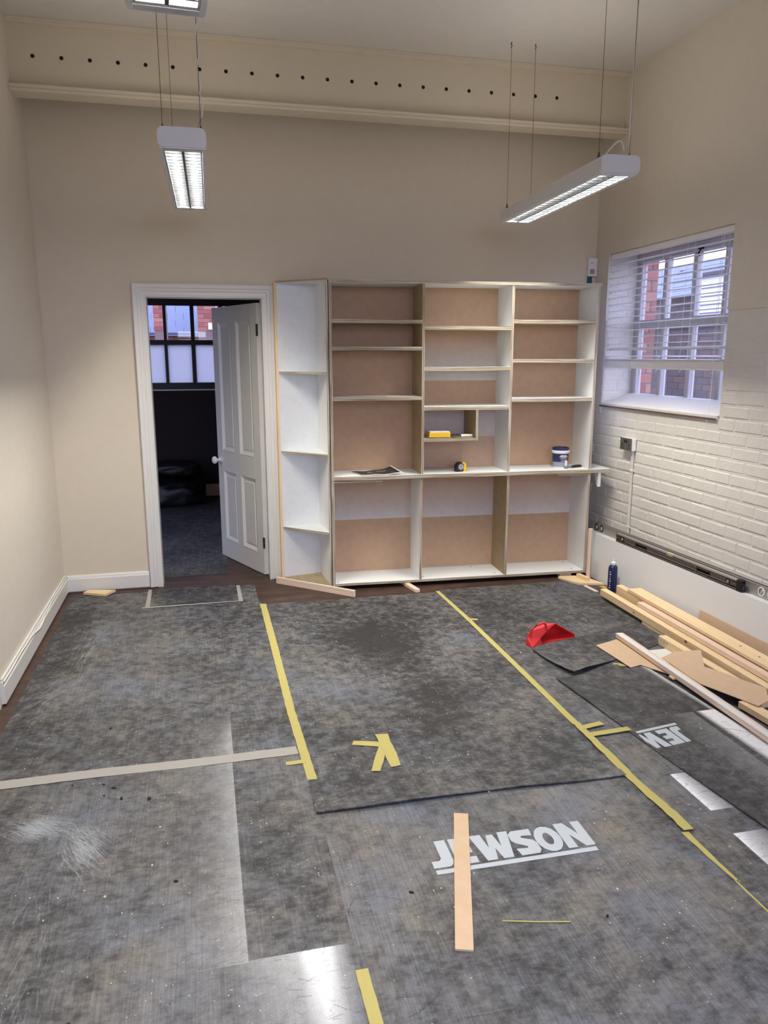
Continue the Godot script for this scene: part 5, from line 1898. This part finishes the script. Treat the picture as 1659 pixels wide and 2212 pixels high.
func timber() -> void:
	var t := stick("pine_bearer", "pine strip lying on the floor underneath the frontmost joist of the pile", "timber", Vector3(3.548, 0.0045, 1.51), Vector3(3.53, 0.0045, 3.0), 0.04, 0.02, M.pine)
	t = stick("pine_joist", "frontmost long square pine joist of the pile, raised on a strip", "timber", Vector3(3.556, 0.025, 0.993), Vector3(3.527, 0.025, 3.1), 0.046, 0.046, M.pine, 0.003)
	knot(t, Vector3(0.0232, 0.02, 0.63), Vector3(1, 0, 0), 0.005)
	knot(t, Vector3(0.0232, 0.034, 0.09), Vector3(1, 0, 0), 0.008)
	t = stick("pine_joist", "second pine joist, standing on edge behind the frontmost one", "timber", Vector3(3.638, 0.0045, 1.052), Vector3(3.626, 0.0045, 3.1), 0.045, 0.104, M.pine, 0.003)
	t = stick("pine_board", "wide pine board with nail holes lying on top at the back of the pile", "timber", Vector3(3.658, 0.1095, 1.20), Vector3(3.632, 0.1095, 3.0), 0.094, 0.018, M.pine, 0.0015)
	knot(t, Vector3(-0.005, 0.0182, -0.13), Vector3(0, 1, 0), 0.005)
	knot(t, Vector3(0.002, 0.0182, -0.28), Vector3(0, 1, 0), 0.005)
	t = stick("limed_board", "whitish planed board lying between front joist and wide board", "timber", Vector3(3.590, 0.0725, 1.385), Vector3(3.574, 0.0725, 2.9), 0.044, 0.028, M.pine_limed, 0.002)
	# MDF strip leaning against the boxing
	var b := MB.new()
	b.box(Transform3D(Basis(Vector3(0, 0, 1), -0.19), Vector3(3.737, 0.081, 2.42)), Vector3(0.006, 0.155, 1.34), 0.0006)
	tag(obj("mdf_strip", b, M.mdf), "brown MDF strip leaning on the white boxing behind the pile", "MDF strip")
	t = stick("pine_post", "short pale square post with a pencil-marked end, lying at the foot of the timber pile", "timber", Vector3(3.452, 0.0045, 1.838), Vector3(3.458, 0.0045, 2.66), 0.046, 0.055, M.pine, 0.003)
	b = MB.new()
	b.span(Vector3(-0.0225, 0.002, 0.411), Vector3(0.0225, 0.053, 0.4125))
	obj("painted_end", b, M.white_plastic, t)
	for k in 3:
		b = MB.new()
		b.box(Transform3D(Basis(Vector3(1, 0, 0), 0.5 - k * 0.4), Vector3(0.0232, 0.035, 0.33 + 0.014 * k)), Vector3(0.0006, 0.018, 0.0018))
		obj("pencil_mark", b, M.print_dark, t)
	t = stick("pine_block", "pine block on the near right under the broken MDF offcut", "timber", Vector3(3.356, 0.0132, 2.635), Vector3(3.40, 0.0132, 3.4), 0.06, 0.030, M.pine, 0.002)
	# primed batten lying across
	t = stick("primed_batten", "long batten with white-primed face lying diagonally in front of the pile", "timber", Vector3(3.253, 0.022, 1.717), Vector3(3.230, 0.020, 3.5), 0.047, 0.025, M.pine_limed, 0.002)
	b = MB.new()
	b.span(Vector3(-0.007, 0.0246, -0.889), Vector3(0.0233, 0.0256, 0.889))
	var pc := obj("primer_coat", b, M.white_plastic, t)
	pc.set_meta("label", "white primer on the left part of the top")
	# flat MDF offcut under the batten
	b = MB.new()
	b.slab(pv([3.067, 1.792, 3.227, 1.734, 3.30, 1.93, 3.268, 2.30, 3.21, 2.19, 3.158, 2.096, 3.089, 2.113]), 0.0135, 0.0165)
	tag(obj("mdf_offcut", b, M.mdf), "flat MDF offcut on the floor, half under the primed batten", "MDF offcut")
	t = stick("spacer_block", "tiny wooden block under the middle of the primed batten", "block", Vector3(3.232, 0.0132, 2.262), Vector3(3.232, 0.0132, 2.30), 0.036, 0.0085, M.pine_limed, 0.0008)
	# broken offcut, one side propped on the short post
	b = MB.new()
	var kx := 0.17
	var tilt := Transform3D(Basis(Vector3(1, kx, 0), Vector3(0, 0, 1), Vector3(kx, -1, 0).normalized()), Vector3(0, 0.0628 - 3.45 * kx, 0))
	b.prism(pv([3.290, 2.085, 3.383, 2.058, 3.50, 2.115, 3.428, 2.24, 3.404, 2.28, 3.434, 2.37, 3.477, 2.52, 3.502, 2.60, 3.434, 2.70, 3.369, 2.714, 3.284, 2.415, 3.284, 2.30]), tilt, -0.003, 0.0)
	tag(obj("mdf_offcut", b, M.mdf), "broken MDF offcut with a notched edge, propped across the short post", "MDF offcut")
	# scrap of white sheet
	b = MB.new()
	b.slab(pv([3.325, 1.905, 3.445, 1.905, 3.452, 1.97, 3.44, 2.08, 3.33, 2.10, 3.30, 2.0]), 0.0046, 0.0066)
	tag(obj("white_sheet", b, M.white_plastic), "scrap of white board on the floor between primed batten and short post", "board scrap")

# ---------------------------------------------------------------- loose things on the floor
func floor_items() -> void:
	tapes()
	dustpan()
	# strip of MDF across the lettering
	var b := MB.new()
	var d := (Vector2(1.61, 3.731) - Vector2(1.808, 3.126)).normalized()
	var n := Vector2(-d.y, d.x) * 0.0255
	var p0 := Vector2(1.808, 3.126)
	var p1 := Vector2(1.609, 3.731)
	b.slab(PackedVector2Array([p0 + n, p1 + n, p1 - n, p0 - n]), 0.0062, 0.0122)
	tag(obj("mdf_strip", b, M.mdf), "long narrow MDF strip lying across the printed word in the foreground", "MDF strip")
	b = MB.new()
	b.tube([Vector3(1.753, 0.0075, 3.649), Vector3(1.85, 0.0075, 3.676), Vector3(1.943, 0.0075, 3.698)], 0.0022, 6)
	tag(obj("thin_stick", b, M.tape), "thin pale greenish stick lying right of the foreground MDF strip", "stick")
	# pine wedge by the left skirting
	b = MB.new()
	b.off = Vector2(0.3, 0.7)
	b.slab(pv([0.125, 0.088, 0.155, 0.034, 0.335, 0.075, 0.275, 0.168]), 0.0065, 0.0215)
	tag(obj("pine_offcut", b, M.pine), "small flat pine offcut beside the skirting left of the doorway", "offcut")
	# battens at the foot of the units
	var t := stick("pine_batten", "bare pine batten standing on edge along the foot of the corner unit", "batten", Vector3(1.447, 0.0008, 0.112), Vector3(1.932, 0.0008, 0.566), 0.018, 0.047, M.pine_limed, 0.0015)
	for s: float in [-1.0, 1.0]:
		b = MB.new()
		b.lathe([Vector2(0, 0.0008), Vector2(0.003, 0.0006), Vector2(0.004, 0.0)], Transform3D(Basis(Vector3(0, 1, 0), Vector3(1, 0, 0), Vector3(0, 0, 1)), Vector3(0.009, 0.025, s * 0.315)), 8)
		obj("screw", b, M.steel, t)
	t = stick("pine_batten", "short pale batten poking out from under the middle of the bookcase", "batten", Vector3(2.29, 0.0008, 0.14), Vector3(2.375, 0.0008, 0.572), 0.036, 0.024, M.pine_limed, 0.002)
	# boards and blocks by the right end of the bookcase
	b = MB.new()
	b.slab(pv([3.462, 0.515, 3.47, 0.492, 3.60, 0.50, 3.672, 0.585, 3.712, 0.74, 3.60, 0.700, 3.54, 0.682]), 0.0046, 0.018)
	tag(obj("pine_offcut", b, M.pine), "pointed pine board offcut on the floor at the bookcase's right end", "offcut")
	b = MB.new()
	b.slab(pv([3.556, 0.715, 3.582, 0.709, 3.594, 0.86, 3.585, 0.87, 3.566, 0.852]), 0.0046, 0.009)
	tag(obj("pine_splinter", b, M.pine_limed), "long pale splinter of pine in front of the pointed board offcut", "splinter")
	stick("pine_block", "small pine block lying on the pointed board offcut", "block", Vector3(3.607, 0.0183, 0.535), Vector3(3.627, 0.0183, 0.655), 0.03, 0.026, M.pine, 0.0015)
	t = thing("upright_strip", "thin pale strip standing upright between bookcase and white boxing", "strip", Vector3(3.660, 0.0183, 0.592))
	b = MB.new()
	b.span(Vector3(-0.014, 0, -0.011), Vector3(0.014, 0.372, 0.011), 0.001)
	obj("length", b, M.pine_limed, t)
	b = MB.new()
	b.span(Vector3(0.004, 0.0, 0.0095), Vector3(0.014, 0.372, 0.0118))
	obj("raw_edge", b, M.edge, t)
	b = MB.new()
	b.slab(pv([3.66, 0.755, 3.70, 0.76, 3.708, 0.80, 3.672, 0.795]), 0.0046, 0.0056)
	tag(obj("tape_scrap", b, M.yellow), "scrap of bright yellow tape at the tip of the pointed board offcut", "tape scrap")
	b = MB.new()
	b.slab(pv([3.045, 2.02, 3.075, 2.03, 3.085, 2.045, 3.115, 2.052, 3.12, 2.07, 3.085, 2.072, 3.06, 2.062, 3.055, 2.04, 3.03, 2.035]), 0.0051, 0.0065)
	tag(obj("tape_scrap", b, M.tape), "crumpled scrap of masking tape beside the folded mat offcut", "tape scrap")
	# glue bottle
	t = thing("glue_bottle", "navy plastic glue bottle with white nozzle standing by the white boxing", "bottle", Vector3(3.693, 0.0046, 0.868))
	b = MB.new()
	b.lathe([Vector2(0, 0), Vector2(0.030, 0.0), Vector2(0.033, 0.004), Vector2(0.033, 0.155), Vector2(0.031, 0.175), Vector2(0.022, 0.187), Vector2(0.014, 0.190)], Transform3D(), 28, 1.0, 0.8)
	obj("body", b, M.navy, t)
	b = MB.new()
	b.lathe([Vector2(0.015, 0.188), Vector2(0.017, 0.192), Vector2(0.017, 0.206), Vector2(0.010, 0.210), Vector2(0.0055, 0.214), Vector2(0.0035, 0.236), Vector2(0.0, 0.240)], Transform3D(), 18)
	obj("nozzle", b, M.white_plastic, t)
	for k in 8:
		b = MB.new()
		var a := 2.55
		b.box(Transform3D(Basis(Vector3.UP, -a + PI / 2), Vector3(cos(a) * 0.0326, 0.03 + k * 0.016, sin(a) * 0.0262)), Vector3(0.010 - 0.003 * (k % 3), 0.008, 0.0012))
		obj("printed_letter", b, M.white_plastic, t)
	debris()

func dustpan() -> void:
	var t := thing("dustpan", "red plastic dustpan with a loop handle lying on the right-hand mat", "dustpan", Vector3.ZERO)
	var v1 := Vector3(2.700, 0.0055, 1.662)
	var v2 := Vector3(2.716, 0.0055, 1.716)
	var v3 := Vector3(2.792, 0.0055, 1.672)
	var v4 := Vector3(2.786, 0.037, 1.664)
	var v5 := Vector3(2.703, 0.05, 1.667)
	var v6 := Vector3(2.728, 0.076, 1.650)
	var vb := Vector3(2.836, 0.10, 1.592)
	var v7 := Vector3(2.896, 0.10, 1.622)
	var v8 := Vector3(3.022, 0.022, 1.618)
	var v9 := Vector3(3.028, 0.0055, 1.624)
	var k1 := Vector3(2.775, 0.0055, 1.555)   # hidden back corners
	var k2 := Vector3(2.985, 0.0055, 1.535)
	var b := MB.new()
	var shellf := func(p: Array, c: Vector3) -> void:
		for i in range(1, p.size() - 1):
			var n: Vector3 = (p[i] - p[0]).cross(p[i + 1] - p[0]).normalized()
			if n.dot(c - p[0]) > 0:
				n = -n
			b.tri(p[0], p[i], p[i + 1], n, n, n, Vector2.ZERO, Vector2.ZERO, Vector2.ZERO)
			var o := -n * 0.0022
			b.tri(p[0] + o, p[i] + o, p[i + 1] + o, -n, -n, -n, Vector2.ZERO, Vector2.ZERO, Vector2.ZERO)
		for i in p.size():
			var j: int = (i + 1) % p.size()
			var n: Vector3 = (p[i] + p[j]) * 0.5 - c
			var q := (p[1] - p[0] as Vector3).cross(p[2] - p[0]).normalized()
			if q.dot(c - p[0]) > 0:
				q = -q
			var o := -q * 0.0022
			b.quad(p[i], p[j], p[j] + o, p[i] + o, n.normalized())
	var cen := Vector3(2.85, 0.045, 1.61)
	shellf.call([v1, v2, v5], cen)
	shellf.call([v2, v4, v5], cen)
	shellf.call([v2, v3, v4], cen)
	shellf.call([v5, v4, v6], cen)
	shellf.call([v6, v4, v7], cen)
	shellf.call([v6, v7, vb], cen)
	shellf.call([v1, v5, v6, k1], cen)
	shellf.call([k1, v6, vb], cen)
	shellf.call([k1, vb, k2], cen)
	shellf.call([k2, vb, v7], cen)
	shellf.call([k2, v7, v8], cen)
	shellf.call([k2, v8, v9], cen)
	obj("pan", b, M.red, t)
	b = MB.new()
	b.slab(PackedVector2Array([Vector2(v1.x, v1.z), Vector2(v2.x, v2.z), Vector2(v3.x, v3.z), Vector2(v9.x, v9.z), Vector2(k2.x, k2.z), Vector2(k1.x, k1.z)]), 0.0048, 0.0068)
	obj("base", b, M.red, t)
	b = MB.new()
	b.tube([v3 + Vector3(0, 0.001, 0), v4, v7, v8], 0.0028, 6)
	obj("rim", b, M.red, t)
	b = MB.new()
	var path := [Vector3(2.728, 0.060, 1.662), Vector3(2.731, 0.090, 1.667), Vector3(2.742, 0.107, 1.668), Vector3(2.775, 0.119, 1.664), Vector3(2.803, 0.125, 1.660), Vector3(2.816, 0.120, 1.662), Vector3(2.824, 0.095, 1.655), Vector3(2.829, 0.075, 1.652)]
	b.tube(path, 0.0065, 8)
	obj("handle", b, M.red, t)

func debris() -> void:
	# crumbs, sawdust and flakes scattered over the mats
	var b := MB.new()
	b.prism(pv([-0.5, -0.3, 0.4, -0.5, 0.5, 0.35, -0.2, 0.5]), Transform3D(Basis(Vector3(1, 0, 0), Vector3(0, 0, 1), Vector3(0, -1, 0)), Vector3.ZERO), 0.0, 0.25)
	var cm := mat(Color.WHITE, 0.9)
	cm.vertex_color_use_as_albedo = true
	var mesh := mesh_of([[b, cm]])
	var mm := MultiMesh.new()
	mm.transform_format = MultiMesh.TRANSFORM_3D
	mm.use_colors = true
	mm.mesh = mesh
	var N := 1500
	mm.instance_count = N
	for i in N:
		var x := rng.randf_range(0.12, 3.1)
		var z := 0.6 + 3.7 * sqrt(rng.randf())
		var s := rng.randf_range(0.0015, 0.0042)
		if rng.randf() < 0.03:
			s *= 2.2
		var y := 0.0052
		if x > 1.3 and x < 2.52 and z > 2.55 and z < 3.05:
			y = 0.0052 if z < 2.9 else 0.0112
		if x > 2.64 and z > 2.1:
			y = 0.0098
		mm.set_instance_transform(i, Transform3D(Basis(Vector3.UP, rng.randf() * TAU).scaled(Vector3(s, s * rng.randf_range(0.4, 1.0), s * rng.randf_range(0.6, 2.0))), Vector3(x, y, z)))
		var r := rng.randf()
		var c := Color(0.6, 0.52, 0.36) if r < 0.5 else Color(0.75, 0.74, 0.70) if r < 0.93 else Color(0.03, 0.03, 0.03)
		mm.set_instance_color(i, c * rng.randf_range(0.7, 1.0))
	var o := MultiMeshInstance3D.new()
	o.name = "debris"
	o.multimesh = mm
	add_child(o)
	o.set_meta("kind", "stuff")
	tag(o, "sawdust, crumbs and white flakes scattered over the floor mats", "debris")
	# the few dark drips and crumbs one can pick out
	for k: Array in [[0.545, 2.62, 0.010, 0], [0.585, 2.655, 0.016, 0], [0.555, 2.70, 0.007, 0], [0.62, 2.735, 0.015, 0], [0.72, 2.76, 0.02, 0], [0.43, 2.60, 0.006, 0],
			[0.83, 3.25, 0.013, "lone black crumb in the middle of the near left mat"], [1.53, 3.47, 0.014, "black crumb on the foreground mat left of the long MDF strip"],
			[2.06, 3.70, 0.011, "black crumb on the foreground mat right of the thin pale stick"], [0.52, 2.155, 0.011, "lone black crumb on the far left mat above the wide grey tape"], [0.47, 3.76, 0.009, "black crumb on the near left mat close to the lower left corner"]]:
		var q := MB.new()
		q.lathe([Vector2(0, 0.0032), Vector2(k[2] * 0.5, 0.0026), Vector2(k[2] * 0.62, 0.0)], Transform3D(Basis(Vector3.UP, rng.randf() * TAU), Vector3(k[0], 0.0049, k[1])), 10, 1.0, 0.6)
		var o2 := obj("dark_crumb", q, M.black)
		if k[3] is String:
			tag(o2, k[3], "crumb")
		else:
			tag(o2, "black drip in the small cluster just below the wide grey tape", "crumb", "black drips below the grey tape")
